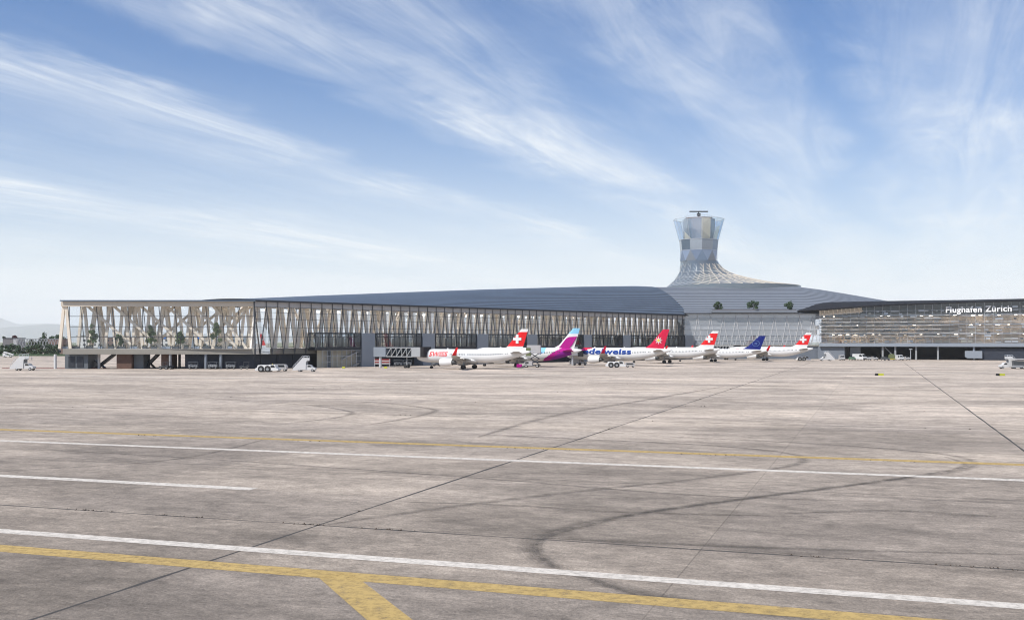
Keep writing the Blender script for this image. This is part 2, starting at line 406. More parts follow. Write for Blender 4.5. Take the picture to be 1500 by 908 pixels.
def lane(name, a, wd, b0, b1, mt, z, label, cat):
    m = MB(); n = 24
    pts = [(b0 + (b1 - b0) * i / n) for i in range(n + 1)]
    m.rings([[w(a - wd / 2 + random.uniform(-.02, .02), b, z), w(a + wd / 2 + random.uniform(-.02, .02), b, z)] for b in pts], closed=False)
    return struct(m, name, mt, label, cat)
A = lambda px, py: ab(px, py)[0]
lane('white_line', A(750, 832.5), .80, -75, 110, MT['white_paint'], .008, 'long thick white line nearest the camera', 'line')
lane('white_line', A(750, 674.3), .95, -120, 180, MT['white_paint'], .008, 'thin white line in the middle of the apron beside a yellow one', 'line')
a3, b3 = ab(372, 716)
lane('white_line', a3, .95, b3 - 110, b3, MT['white_paint'], .008, 'short white line that ends in the middle of the apron', 'line')
lane('yellow_line', A(750, 863), 1.12, -75, 110, MT['yellow_paint'], .008, 'wide yellow line along the nearest white line', 'line')
lane('yellow_line', A(750, 654.8), 1.25, -120, 200, MT['yellow_paint'], .008, 'thin yellow line crossing the middle of the apron', 'line')
for (px, py, l, r_) in ((400, 554.5, -60, 30), (1420, 546.5, -40, 26), (700, 548.5, -24, 30)):
    a, b = ab(px, py); lane('white_line', a, 1.3, b + l, b + r_, MT['white_paint'], .008, {400: 'faint far white line before the pier with timber frames', 1420: 'faint far white line near the yellow and black markers', 700: 'faint far white line before the nearest airliner'}[px], 'line')
# yellow branch running off to the camera
p0, p1 = Vector(ground(492, 843)), Vector(ground(592, 925)); d = (p1 - p0).normalized(); nrm = Vector((d.y, -d.x))
m = MB(); m.rings([[tuple(p0 + d * t - nrm * .62) + (.012,), tuple(p0 + d * t + nrm * .62) + (.012,)] for t in (-.3, 2, 4, 8)], closed=False)
struct(m, 'yellow_line', MT['yellow_paint'], 'broad yellow branch line leaving the wide yellow line', 'line')

# joints between slabs
ai, bj = A(750, 787), ab(760, 672)[1]
jl = []
def joint(pts, wd, label):
    m = MB(); r = []
    for i, (a, b) in enumerate(pts):
        q = pts[min(i + 1, len(pts) - 1)]; p = pts[max(i - 1, 0)]
        d = Vector((q[0] - p[0], q[1] - p[1])).normalized(); k = wd * random.uniform(.55, 1.35) / 2; j = random.uniform(-.02, .02)
        r.append([w(a - d.y * k + j, b + d.x * k + j, .004), w(a + d.y * k + j, b - d.x * k + j, .004)])
    m.rings(r, closed=False); struct(m, 'pavement_joint', MT['joint'], label, 'joint')
def along1(b, a0, a1, n=90): return [(a0 + (a1 - a0) * (i / n) ** 1.6, b) for i in range(n + 1)]
def along2(a, b0, b1, n=90): return [(a, b0 + (b1 - b0) * i / n) for i in range(n + 1)]
b2 = ab(1500, 660)[1]
joint(along1(bj, 22, 420), .17, 'dark joint running from the near left corner towards the hall')
joint(along1(b2, 40, 440), .17, 'dark joint running from the right edge towards the vehicles')
joint(along1(bj - 68, 60, 320), .10, 'faint joint running towards the pier end')
joint(along1(b2 + 34, 60, 420), .10, 'faint joint near the right edge')
for a, wd in ((ai, .14), (ai + 17 * 1.0, .06), (A(1500, 626), .20), (A(750, 612), .18), (A(750, 700), .06), (A(750, 590), .18), (A(750, 573), .22), (A(750, 560), .3), (A(1480, 545.5), .6)):
    joint(along2(a, -130, 190, 140), wd, 'thin dark joint crossing the apron %d metres out' % round(a))

def ribbon(pix, wd, label, *a, **k):
    for w_, dz in ((1.15, 0.), (.72, .0011), (.34, .0022)): ribbon1(pix, wd * w_, label, *a, dz=dz, **k)
def ribbon1(pix, wd, label, mt='rubber_mark', z=.0045, taper=True, dz=0.):
    z = z + dz
    P = [Vector(ground(*q)) for q in pix]
    S = []
    for i in range(len(P) - 1):                      # Catmull-Rom through the points on the ground
        a, b, c, d = P[max(i - 1, 0)], P[i], P[i + 1], P[min(i + 2, len(P) - 1)]
        for k in range(8):
            t = k / 8; S.append(.5 * (2 * b + (c - a) * t + (2 * a - 5 * b + 4 * c - d) * t * t + (3 * b - a - 3 * c + d) * t ** 3))
    S.append(P[-1]); m = MB(); r = []
    for i, s in enumerate(S):
        d = (S[min(i + 1, len(S) - 1)] - S[max(i - 1, 0)]).normalized(); k = wd / 2
        if taper: k *= min(1, .25 + i / 8, .25 + (len(S) - 1 - i) / 8)
        r.append([(s.x - d.y * k, s.y + d.x * k, z), (s.x + d.y * k, s.y - d.x * k, z)])
    m.rings(r, closed=False); struct(m, 'tyre_mark', MT[mt], label, 'tyre mark')
T1 = [(1240, 905), (1100, 893), (950, 870), (850, 843), (795, 822), (776, 803), (790, 785), (850, 768), (950, 750), (1100, 729), (1250, 710), (1350, 697), (1412, 687), (1428, 678), (1400, 668), (1330, 660), (1230, 652), (1100, 645), (950, 638)]
ribbon(T1, .9, 'dark tyre streak swinging in an S from the near line to the middle yellow line')
ribbon([(x + (10 if y > 760 and y < 850 else -16), y + (2.5 if y > 700 else .8)) for x, y in T1[2:15]], .55, 'second tyre streak close beside the S-shaped one', z=.0065)
ribbon([(480, 768), (640, 745), (760, 730), (900, 714), (1000, 704), (1100, 691), (1160, 682), (1178, 673), (1160, 665), (1100, 657), (1000, 650), (850, 643), (700, 636)], .85, 'tyre streak bending back at the middle of the apron')
ribbon([(790, 787), (930, 794), (1150, 803), (1500, 812)], .6, 'straight tyre streak leaving the S-shaped one to the right')
ribbon([(600, 735), (750, 740), (870, 748), (980, 752), (1200, 757)], .6, 'soft straight tyre streak across the middle')
ribbon([(1150, 752), (1300, 748), (1400, 753), (1460, 756)], .8, 'short soft tyre smudge near the right edge')
ribbon([(300, 583), (370, 588), (450, 593), (500, 600), (516, 605), (490, 612), (420, 620)], 1.0, 'far curved tyre streak before the pier')
ribbon([(480, 586), (560, 590), (620, 597), (638, 602), (600, 612), (540, 622)], 1.0, 'far curved tyre streak left of the middle')
ribbon([(0, 655), (300, 672), (700, 700), (1000, 724), (1300, 735)], .5, 'long faint tyre streak across the whole apron')
ribbon([(0, 690), (260, 672), (400, 640)], .6, 'faint tyre streak crossing the thin white line on the left')
ribbon([(700, 640), (820, 607), (950, 585), (1060, 566)], 1.4, 'far soft tyre streak running towards the hall')

m = MB(); rnd = random.Random(3)      # weeds and crumbs in the joints
for _ in range(420):
    k = rnd.choice((0, 0, 1, 2, 3, 3))
    if k == 0: a, b = ai, rnd.choice((-36, -31, -24, -20, -2, 3.5, 9)) + rnd.gauss(0, .7)
    elif k == 1: a, b = rnd.choice((44, 92, 96, 150, 185)) + rnd.gauss(0, 1.5), bj
    elif k == 2: a, b = A(750, 654.8) - .8, rnd.choice((-60, -44, -25, -11, 2)) + rnd.gauss(0, 1.4)
    else: a, b = rnd.choice((A(750, 612), A(750, 590), A(750, 573), A(750, 560))), rnd.choice((-90, -50, -22, 5, 28, 60)) + rnd.gauss(0, 2.5)
    s = rnd.uniform(.018, .05) * (1 + a / 110); t = rnd.uniform(0, 3)
    x, y, _z = w(a + rnd.gauss(0, .07), b, 0)
    m.add([(x - s * math.cos(t), y - s * math.sin(t), .005), (x + s * math.cos(t), y + s * math.sin(t), .005), (x + s * .3 * math.sin(t), y + s * .4, s * rnd.uniform(.5, 1.2))], [(0, 1, 2)])
m.build('weeds', MT['weed'], kind='stuff', label='tiny dark weeds growing in the joints', category='weeds')

# ------------------------------------------------------------------ pier
U = Vector((.6626, .749)); P0 = Vector((-77., 315.)); NV = Vector((-.749, .6626))
pier = thing('terminal_pier', 'long glazed pier of timber A frames under a rising dark blue roof', 'terminal', (P0.x, P0.y, 0), math.atan2(U.y, U.x))
def pl(X, Y): d = Vector((X, Y)) - P0; return d.dot(U), d.dot(NV)
def ps(px, t):      # facade coordinate of a photo column on the plane t
    r = (px - CX) / F; b = P0 + NV * t
    return (r * b.y - b.x) / (U.x - r * U.y)
E = Vector((-.6626, .749)); EN = Vector((-.749, -.6626))         # along the end face (to the left) and out of it
def ep(k, inset=0.): p = E * k - EN * inset; return p.x, p.y
ke = lambda px: -(gx(px, 315) + 77.)
foot = [ep(-.05, 0), (238, 0), (238, 42.7), ep(57, 0)]
MB().prism(foot, 4.35, 5.98).build('deck_slab', MT['slab'], pier, bevel=.05)
MB().prism([(-1.5, .4), (237.5, .4), (237.5, 42), (-36.2, 42)], 5.985, 6.0).build('floor_screed', MT['sign_white'], pier)
MB().prism([(-.27, -1.2), (240, -1.2), (240, 42.9), (-38.6, 42.9)], 20.12, 20.5).build('roof_slab', MT['roof_blue'], pier)
MB().prism([(x * .999 + .2, y + .3) for x, y in foot[:2]] + [(238, 42.4), (-37.2, 42.4)], 19.9, 20.118).build('ceiling', MT['wood_in'], pier)
MB().bar(ep(-.4, .6) + (19.35,), ep(57.6, .6) + (19.35,), 1.5, .9).build('edge_beam', MT['wood_beam'], pier, bevel=.04)
m = MB()
for i in range(57): m.box((i * 4.2 + 2.1, -.3, 19.3), (4.1, .12, 1.55))
m.build('fascia', MT['fascia'], pier)

# the roof shell: lapped metal strips rising to the ridge
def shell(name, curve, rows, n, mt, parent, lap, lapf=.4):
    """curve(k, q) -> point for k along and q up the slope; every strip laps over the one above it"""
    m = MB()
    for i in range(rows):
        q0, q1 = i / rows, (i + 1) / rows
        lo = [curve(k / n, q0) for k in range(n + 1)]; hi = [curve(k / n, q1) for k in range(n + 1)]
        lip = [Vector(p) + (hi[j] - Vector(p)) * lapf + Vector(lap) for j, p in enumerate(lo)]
        m.rings([lo, lip], closed=False, mi=1); m.rings([lip, hi], closed=False)  # dark lip colour paints in the shadow gap between strips
    o = m.build(name, [mt, MT['roof_gap_shade']], parent)
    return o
TOP = [(300, 438), (365, 437.3), (450, 433.6), (600, 427.8), (700, 424.3), (850, 420), (930, 419), (965, 420.3), (1010, 421)]
TR = 20.
def ridge(s):
    X, Y = P0 + U * s + NV * TR
    return max(gz(interp(TOP, CX + X / Y * F), Y), 20.7)
def proof(k, q):
    s = .3 + 239 * k; z = 20.55 + (ridge(s) - 20.55) * (1 - (1 - q) ** 1.7)
    return Vector((s + q * 0., -1.2 + (TR + 1.2) * q, z))
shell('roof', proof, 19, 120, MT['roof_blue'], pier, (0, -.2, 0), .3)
m = MB(); n = 60
m.rings([[(.3 + 239 * k / n, TR + (43.9 - TR) * q, 20.53 + (ridge(.3 + 239 * k / n) - 20.53) * (1 - q * q)) for k in range(n + 1)] for q in [j / 8 for j in range(9)]], closed=False)
m.build('rear_roof', MT['roof_blue'], pier)
m = MB(); v = [tuple(proof(1, j / 10)) for j in range(11)] + [(239.3, TR + (43.9 - TR) * q, 20.53 + (ridge(239.3) - 20.53) * (1 - q * q)) for q in [j / 8 for j in range(1, 9)]]
m.add(v, [tuple(range(len(v)))]); m.build('roof_gable', MT['roof_blue'], pier)
MB().bar((-.3, -1.35, 20.3), (240, -1.35, 20.3), .5, .25).build('gutter', MT['steel'], pier)

cl = MB().box((0, 0, 19.84), (1.1, 3.6, .1)).build('ceiling_light', MT['lamp_pier'], pier); cl.location = (3, 6, 0)
for i in range(84):
    if i: link('ceiling_light', cl, pier, (3 + (i // 3) * 8.4, (6., 15., 26.)[i % 3], 0))
# glazing
def pane(pts, name, mt, parent): return MB().add(pts, [tuple(range(len(pts)))]).build(name, mt, parent)
pane([ep(0, 1.2) + (6.0,), ep(56.3, 1.2) + (6.0,), ep(56.3, 1.2) + (18.6,), ep(0, 1.2) + (18.6,)], 'end_glazing', MT['glass'], pier)
pane([(0, -.3, 4.4), (5.6, -.3, 4.4), (5.6, -.3, 9.6), (2.8, -.3, 14.), (0, -.3, 14.)], 'coated_glazing', MT['glass_coat'], pier)
pane([(5.6, -.3, 4.4), (238, -.3, 4.4), (238, -.3, 18.52), (0, -.3, 18.52), (0, -.3, 14.), (2.8, -.3, 14.), (5.6, -.3, 9.6)], 'side_glazing', MT['glass_side'], pier)
pane([(-37, 42.4, 6), (238, 42.4, 6), (238, 42.4, 19.9), (-37, 42.4, 19.9)], 'rear_glazing', MT['glass'], pier)
m = MB()
for px in [116, 139, 162, 185, 208, 231, 254, 277, 300, 323, 347]:
    k = ke(px); m.bar(ep(k, 1.05) + (18.6,), ep(k - 1.25, 1.05) + (6,), .17, .16, side=(E.x, E.y, 0))
for z in (15.7, 12.6, 9.45): m.bar(ep(0, 1.05) + (z,), ep(56.3, 1.05) + (z,), .16, .14)
m.build('end_mullions', MT['steel'], pier)
zig = MB()
for i in range(57):
    s = i * 4.2 - .1
    zig.bar((s, -.5, 18.5), (s, -.5, 20.1), .17, .16, side=(1, 0, 0))
    zig.bar((s, -.5, 18.5), (s + 2.1, -.5, 4.4), .17, .16, side=(1, 0, 0)); 
    if i: zig.bar((s, -.5, 18.5), (s - 2.1, -.5, 4.4), .17, .16, side=(1, 0, 0))
for z in (18.5, 16.9, 14.9, 12.4, 9.6, 6.05): zig.bar((-.2, -.46, z), (238, -.46, z), .09, .1)
zig.bar((-.25, -.5, 20.1), (.15, -.5, 4.35), .3, .3, side=(1, 0, 0))
zig.build('side_mullions', MT['mullion'], pier)
m = MB(); m.box((101, 42.25, 6.1), (274, .24, .2)); m.box((101, 42.25, 19.8), (274, .24, .2))
for i in range(24): m.bar((-36 + i * 11.9, 42.25, 6), (-36 + i * 11.9, 42.25, 19.9), .2, .2, side=(1, 0, 0))
m.build('rear_mullions', MT['steel'], pier)

# timber A frames: one mesh each, copied along the faces
def aframe(wd, dp, half, z0, z1, mt, name='timber_frame'):
    m = MB()
    for sg in (-1, 1): m.bar((sg * .36, 0, z1), (sg * half, 0, z0), wd, dp, side=(1, 0, 0))
    return m.build(name, mt, pier, bevel=.03)
ang = math.atan2(E.y, E.x)
f0 = aframe(.85, .6, 1.6, 6., 18.7, MT['wood'])
xs = [93.5] + [113 + 20.1 * i for i in range(13)]
f0.location = ep(ke(xs[0]), .9) + (0,); f0.rotation_euler = (0, 0, ang)
for px in xs[1:]: link('timber_frame', f0, pier, ep(ke(px), 4.6) + (0,), ang)
f1 = aframe(.85, .75, 1.75, 6., 19.9, MT['wood_in']); f1.location = (2.1, 1.6, 0)
for i in range(1, 56): link('timber_frame', f1, pier, (2.1 + 4.2 * i, 1.6, 0))
f2 = aframe(1.1, 1.0, 2.6, 6., 19.9, MT['wood']); f2.location = (-28, 40.5, 0)
for i in range(1, 24): link('timber_frame', f2, pier, (-28 + 11.2 * i, 40.5, 0))
for px, run in [(118, 75), (157, 75), (197, 75), (236, 72), (275, 70), (305, 52), (250, -70), (287, -78), (326, -80), (357, -80), (362, -55)]:
    ins = 3.6 if run > 0 else 5.6
    MB().bar(ep(ke(px), ins) + (19.4,), ep(ke(px + run), ins) + (6.,), .75, .5, side=(E.x, E.y, 0)).build('diagonal_brace', MT['wood'], pier)
for i in range(14):
    s = 6 + i * 16.5
    for d in ((9.,) if i % 2 else (-9.,)): MB().bar((s, 12 if d > 0 else 13.4, 19.8), (s + d, 12 if d > 0 else 13.4, 6.), .8, .7, side=(1, 0, 0)).build('diagonal_brace', MT['wood_in'], pier)

# rooms and posts under the deck
def under(px0, px1, mt, name, d0=1.5, d1=9., inset=True):
    a, b = gx(px0, 315), gx(px1, 315)
    return MB().prism([pl(a, 315 + d0), pl(b, 315 + d0), pl(b, 315 + d1), pl(a, 315 + d1)], 0, 4.34).build(name, mt, pier)
o = under(92, 126, MT['service'], 'service_room')
m = MB()
for px in (102, 114.5):
    a = gx(px, 315); p = pl(a, 316.4); m.box((p[0], p[1], 2.1), (1.9, .12, 3.2), rz=ang)
m.build('door', MT['steel'], o)
under(168, 190, MT['brown'], 'timber_room'); under(191, 205, MT['service'], 'service_room', 3.); under(232, 245.5, MT['brown'], 'timber_room', 2.5)
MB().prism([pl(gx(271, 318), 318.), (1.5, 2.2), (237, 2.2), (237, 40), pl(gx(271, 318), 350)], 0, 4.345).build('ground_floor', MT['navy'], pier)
m = MB()
for i in range(40): m.box((4 + i * 5.9, 2.1, 2.1), (.1, .25, 4.1))
for z in (1.2, 2.6): m.box((119, 2.12, z), (234, .16, .08))
m.build('cladding_joints', MT['steel'], pier)
for px, mt, dy in ((81, 'offwhite', .6), (145, 'offwhite', 4), (249.5, 'mgrey', .6), (207, 'mgrey', 14), (301.5, 'panel', .8), (323.5, 'panel', .8), (263, 'mgrey', 12)):
    p = pl(gx(px, 315 + dy), 315 + dy); m = MB(); m.tube(p + (0,), p + (4.34,), .42, n=12); m.build('column', MT[mt], pier, smooth=True)
for px, py0, run in ((128, 521, 26), (168, 521, -26), (207, 521, 20), (232, 521, -20)):
    p, q = pl(gx(px, 322), 322), pl(gx(px + run, 322), 322)
    MB().bar(p + (4.3,), q + (.1,), .8 if run < 0 else .3, 1.6).build('outside_stair', MT['dgrey'], pier)

# gate lounges that stand out from the facade, each with its grey lift tower
GATES = [(462, 529, 548), (552, 618, 635.5), (638, 698, 714), (715, 771, 786), (790, 854.5, 865.5), (867, 912, 922.5), (925, 1003, 1015)]
TP = -4.
for gi, (pa, pb, pc) in enumerate(GATES):
    sa, sb, sc = ps(pa, TP), ps(pb, TP), ps(pc, TP)
    if gi == 6: sc = min(sc, 243.)
    L = sb - sa
    root = MB().box(((sa + sb) / 2, TP / 2 - .4, 6.2), (L, -TP - .9, .5)).box(((sa + sb) / 2, TP / 2 - .4, 10.7), (L, -TP - .9, .4)).build('gate_lounge', MT['steel'], pier)
    pane([(sa, TP, 6.), (sb, TP, 6.), (sb, TP, 10.9), (sa, TP, 10.9)], 'window', MT['glass_dark'], root)
    pane([(sa, TP, 6.), (sa, -.6, 6.), (sa, -.6, 10.9), (sa, TP, 10.9)], 'side_window', MT['glass_dark'], root)
    m = MB(); n = max(4, round(L / 2.6))
    for i in range(n + 1): m.box((sa + L * i / n, TP - .05, 8.45), (.13 if i not in (0, 2) else .3, .16, 4.9))
    m.box(((sa + sb) / 2, TP - .05, 9.7), (L, .12, .12)); m.box(((sa + sb) / 2, TP - .1, 6.15), (L, .2, .6)); m.box(((sa + sb) / 2, TP - .1, 10.8), (L, .2, .3))
    m.build('frame', MT['steel'], root)
    m = MB()
    for i in range(int(L * .55 / 1.1)):
        if random.random() < .8: m.box((sa + L * .3 + i * 1.1, TP + 1.4, 7.9), (.8, .1, random.uniform(2.6, 3.2)), rz=random.uniform(-.3, .3))
    m.build('blinds', MT['beige'], root)
    MB().box((sb - L * .08, TP + .4, 8.4), (L * .14, .2, 4.2)).build('infill_panel', MT['navy'], root)
    MB().box(((sb + sc) / 2, TP / 2 - .25, 5.45), (sc - sb, -TP + .5, 10.9)).build('lift_tower', MT['panel'], pier, bevel=.04)
    MB().box(((sa + sb) / 2, TP / 2, 5.7), (L, -TP - .3, .5)).build('lounge_floor', MT['steel'], root)
m = MB()
s0, s1 = ps(472, TP), ps(529, TP)
o = MB().box(((s0 + s1) / 2, TP + 2.6, 2.7), (s1 - s0, .2, 5.4)).build('stair_hall', MT['beige'], pier)
pane([(s0, TP + .1, 0), (s1, TP + .1, 0), (s1, TP + .1, 5.4), (s0, TP + .1, 5.4)], 'window', MT['glass_side'], o)
m = MB(); n = 8
for i in range(n + 1): m.box((s0 + (s1 - s0) * i / n, TP + .05, 2.7), (.12, .16, 5.4))
for z in (1.8, 3.6, 5.35): m.box(((s0 + s1) / 2, TP + .06, z), (s1 - s0, .12, .1))
m.build('frame', MT['steel_l'], o)
m = MB(); m.bar((s0 + 9, TP + 1.4, 2.6), (s0 + 16, TP + 1.4, 5.2), .35, 1.2); m.bar((s0 + 13, TP + 1.4, .2), (s0 + 20, TP + 1.4, 2.6), .35, 1.2); m.build('stair_flight', MT['offwhite'], o)
MB().box(((s0 + s1) / 2 - 4, TP + 1.6, 2.7), (.3, 1.6, 5.3)).build('stair_wall', MT['panel'], o)

# ------------------------------------------------------------------ hall
HYF = 492.
hall = thing('terminal_hall', 'glazed hall with white V posts under the grey louvred roof', 'terminal', (112, HYF, 0))
def hl(X, Y): return X - 112, Y - HYF
x0, x1 = gx(1003, HYF) - 112, gx(1202, HYF) - 112
MB().box(((x0 + x1) / 2, 20, 2.98), (x1 - x0, 40, 5.95)).build('base_wall', MT['basewall'], hall)
MB().box(((x0 + x1) / 2, 18, 6.25), (x1 - x0 - .1, 37, .5)).build('deck', MT['slab'], hall)
pane([(x0, .5, 6.5), (x1, .5, 6.5), (x1, .5, 21), (x0, .5, 21)], 'glazing', MT['glass_hall'], hall)
for z0, z1, yy in ((11.3, 13.6, 5.), (13.9, 15.6, 2.2), (15.6, 19.3, 8.), (19.3, 20.9, 1.6)):
    MB().box(((x0 + x1) / 2, yy, (z0 + z1) / 2), (x1 - x0 - .3, .4, z1 - z0 - .02)).build('gallery_front', MT['plaster'] if yy < 7 else MT['panel'], hall)
MB().box(((x0 + x1) / 2, 22, 13.5), (x1 - x0 - .4, .3, 14)).build('rear_wall', MT['panel'], hall)
for i, px in enumerate([1022, 1041, 1059.5, 1078.3, 1097, 1115.7, 1134.4, 1153, 1171.8, 1190.5]):
    x = gx(px, HYF) - 112; m = MB()
    m.bar((x, .36, 21), (x, .36, 19.4), .2, .2, side=(1, 0, 0))
    for sg in (-1, 1): m.bar((x, .36, 19.4), (x + sg * 2.4, .36, 6.5), .21, .2, side=(1, 0, 0))
    m.build('facade_post', MT['offwhite'], hall)
    m = MB()
    for sg in (-1, 1): m.bar((x + sg * .3, 4., 6.5), (x + sg * 1.5, 4., 11.2), .5, .5, side=(1, 0, 0))
    m.build('timber_post', MT['wood_in'], hall)
m = MB()
for z in (20.9, 16., 13.7, 11.2, 8.8): m.box(((x0 + x1) / 2, .3, z), (x1 - x0, .12, .14))
m.build('transoms', MT['steel_l'], hall)
MB().box(((x0 + x1) / 2, 2.5, 21.15), (x1 - x0 + .4, 5.6, .3)).build('eave', MT['roof_grey'], hall)
RT = [(960, 420.6), (1170, 420.3), (1200, 424), (1240, 430.5), (1295, 440), (1340, 447)]
def hroof(k, q):
    e = Vector((gx(1003, 491) + (190 - gx(1003, 491)) * k - 112, 491 - HYF - .4, 21.32))
    px = 960 + (1340 - 960) * k; r = Vector((gx(px, 530) - 112, 530 - HYF, gz(interp(RT, px), 530)))
    p = e.lerp(r, q); p.z = e.z + (r.z - e.z) * (1 - (1 - q) ** 1.15); return p
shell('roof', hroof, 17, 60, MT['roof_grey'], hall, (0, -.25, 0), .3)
m = MB(); m.rings([[tuple(hroof(k / 30, 1)), ] + [] for k in range(1)], closed=False) if False else None
m = MB(); back = []
for q in [j / 6 for j in range(7)]:
    back.append([(hroof(k / 40, 1).x * (1 - .2 * q), 38 + 80 * q, max(hroof(k / 40, 1).z * (1 - q) + 21 * q, 6)) for k in range(41)])
m.rings(back, closed=False); m.build('rear_roof', MT['roof_grey'], hall)
# terrace cut in the slope
tx0, tx1 = gx(1043, 490) - 112, gx(1168, 490) - 112
MB().box(((tx0 + tx1) / 2, -.4, 22.15), (tx1 - tx0, 3.2, 1.3)).build('terrace_parapet', MT['roof_grey'], hall, bevel=.05)
MB().box(((tx0 + tx1) / 2, -.5, 22.9), (tx1 - tx0 - 1, 2.4, .18)).build('terrace_bed', MT['brown'], hall)

# ------------------------------------------------------------------ tower and its tent
TY = 560.; TX = gx(1023.5, TY)
tower = thing('control_tower', 'faceted glass control tower flaring at the top with a radar bar', 'tower', (TX, TY, 0))
tz = lambda py: gz(py, TY)
NS = 10; rng = random.Random(12)
def tring(py, r, off=0.): return [(r * math.cos(2 * math.pi * (j + off) / NS - math.pi / 2), r * math.sin(2 * math.pi * (j + off) / NS - math.pi / 2), tz(py)) for j in range(NS)]
cols = [MT[k] for k in ('f_blue', 'f_grey', 'f_pale', 'f_dark', 'f_lilac', 'f_cream')]
m = MB(); A0, B0 = tring(352, 10.3), tring(367.5, 9.8)
for j in range(NS):
    a, b, c, d = A0[j], A0[(j + 1) % NS], B0[(j + 1) % NS], B0[j]
    m.add([a, b, c, d], [(0, 1, 2, 3)], (1, 0, 1, 2, 4, 1, 2, 1, 0, 2)[j])
C0, D0 = tring(367.6, 9.8), tring(383, 9.9, .5)
for j in range(NS):
    m.add([C0[j], C0[(j + 1) % NS], D0[j]], [(0, 1, 2)], (2, 4, 0, 1, 2, 1, 4, 1, 2, 1)[j])
    m.add([C0[(j + 1) % NS], D0[(j + 1) % NS], D0[j]], [(0, 1, 2)], (1, 1, 2, 0, 1, 2, 1, 0, 1, 0)[j])
m.build('shaft_facets', cols, tower)
m = MB(); ra = tring(321.5, 8.6); rb = tring(352, 8.2)
cc = [5, 2, 4, 5, 1, 4, 5, 2, 2, 4]
for j in range(NS):
    a, b, c, d = ra[j], ra[(j + 1) % NS], rb[(j + 1) % NS], rb[j]
    t = (.97, .35, .5, .6, .5, .5, .6, .5, .6, .12)[j]
    e = tuple(Vector(a).lerp(Vector(d), t))
    m.add([a, b, c, e], [(0, 1, 2, 3)], cc[j]); m.add([e, c, d], [(0, 1, 2)], {0: 5, 1: 1, 8: 5, 9: 4}.get(j, 1))
m.add(ra, [tuple(range(NS))], 1)
m.build('cab_walls', cols, tower)
m = MB(); ga, gb = tring(321.8, 13.4), tring(352, 10.4)
for j in range(NS): m.add([ga[j], ga[(j + 1) % NS], gb[(j + 1) % NS], gb[j]], [(0, 1, 2, 3)])
m.build('crown_glazing', MT['glass_crown'], tower)
m = MB()
for j in range(NS):
    m.bar(ga[j], gb[j], .14, .14); m.bar(ga[j], ga[(j + 1) % NS], .16, .16); m.bar(gb[j], gb[(j + 1) % NS], .2, .2); m.bar(B0[j], B0[(j + 1) % NS], .16, .16)
m.build('crown_frame', MT['steel_l'], tower)
m = MB(); m.tube((0, 0, tz(322)), (0, 0, tz(319.8)), 7.2, n=24); m.build('cab_roof', MT['rust'], tower)
m = MB()
for j in range(24):
    a, b = 2 * math.pi * j / 24, 2 * math.pi * (j + 1) / 24; z = tz(317)
    m.bar((7 * math.cos(a), 7 * math.sin(a), tz(320)), (7 * math.cos(a), 7 * math.sin(a), z), .07, .07); m.bar((7 * math.cos(a), 7 * math.sin(a), z), (7 * math.cos(b), 7 * math.sin(b), z), .07, .07)
m.build('roof_railing', MT['steel_l'], tower)
rad = MB(); rad.tube((0, 0, tz(320)), (0, 0, tz(310)), .28, n=10); rad.tube((0, 0, tz(316.5)), (0, 0, tz(312.8)), 1.0, 1.0, n=14)
ro = rad.build('radar', MT['steel'], tower, smooth=True)
MB().bar((-4.9, 0, tz(310)), (4.9, 0, tz(310)), .55, .8).bar((-4.7, -.45, tz(309.6)), (4.7, -.45, tz(309.6)), .2, .3).build('antenna', MT['dgrey'], ro)
zt, zb = tz(382.8), 37.2
RRT = [(0, 53.), (.13, 38.7), (.29, 27.9), (.43, 20.6), (.62, 14.1), (.80, 11.2), (1., 9.9)]
RLT = [(0, 16.6), (.05, 15.6), (.25, 12.7), (.52, 10.3), (.75, 9.6), (1., 9.6)]
def sk(th, u, off=0.):
    wq = ((1 + math.cos(th)) / 2) ** 1.6; uu = max(u, 0)
    r = interp(RLT, uu) * (1 - wq) + interp(RRT, uu) * wq + off
    z = zb + (zt - zb) * u if u >= 0 else zb + u * 12
    return Vector((r * math.cos(th), r * math.sin(th), z))
US = [-.6, -.02] + [i / 14 for i in range(15)]; NT = 60
m = MB(); m.rings([[sk(2 * math.pi * j / NT, u) for j in range(NT)] for u in US], cap=False); m.build('tent_skin', MT['glass_skirt'], tower)
# diagrid: nodes evenly spaced along the foot of the tent, gathering to even angles at the neck
FN = 720; arc = [0.]
for i in range(FN): arc.append(arc[-1] + (sk(2 * math.pi * (i + 1) / FN, 0) - sk(2 * math.pi * i / FN, 0)).length)
KN = 38
def thb(f):
    f = f % 1.; d = f * arc[-1]; i = next(i for i in range(FN) if arc[i + 1] >= d)
    return 2 * math.pi * (i + (d - arc[i]) / (arc[i + 1] - arc[i])) / FN
LV = [0., .05, .105, .17, .245, .335, .44, .565, .71, .86, 1.]
def node(k, l):
    f = ((k + .5 * l) / KN) % 1.; g = LV[l] ** .8; t0, t1 = thb(f), 2 * math.pi * f
    return sk(t0 * (1 - g) + t1 * g, LV[l], .13)
m = MB(); m2 = MB()
for l in range(len(LV) - 1):
    if l % 2 == 0 or l < 8:
        for k in range(KN):
            if l >= 6 and k % 2: continue
            for b_ in (node(k, l + 1), node(k - 1, l + 1)):
                a_ = node(k, l); th = math.atan2(a_.y, a_.x) % (2 * math.pi)
                if 1.42 * math.pi < th < 1.93 * math.pi: m.bar(a_, b_, .16, .15)
                else: m2.bar(a_, b_, .14, .14)
    if l in (2, 5, 7):
        for k in range(KN): m2.bar(node(k, l), node(k + 1, l), .13, .13)
m.build('timber_lattice', MT['wood'], tower); m2.build('steel_lattice', MT['steel_l'], tower)
m = MB(); m.rings([[sk(2 * math.pi * j / NT, u, -1.4) for j in range(NT)] for u in US], cap=False); m.build('inner_lining', MT['lining'], tower)

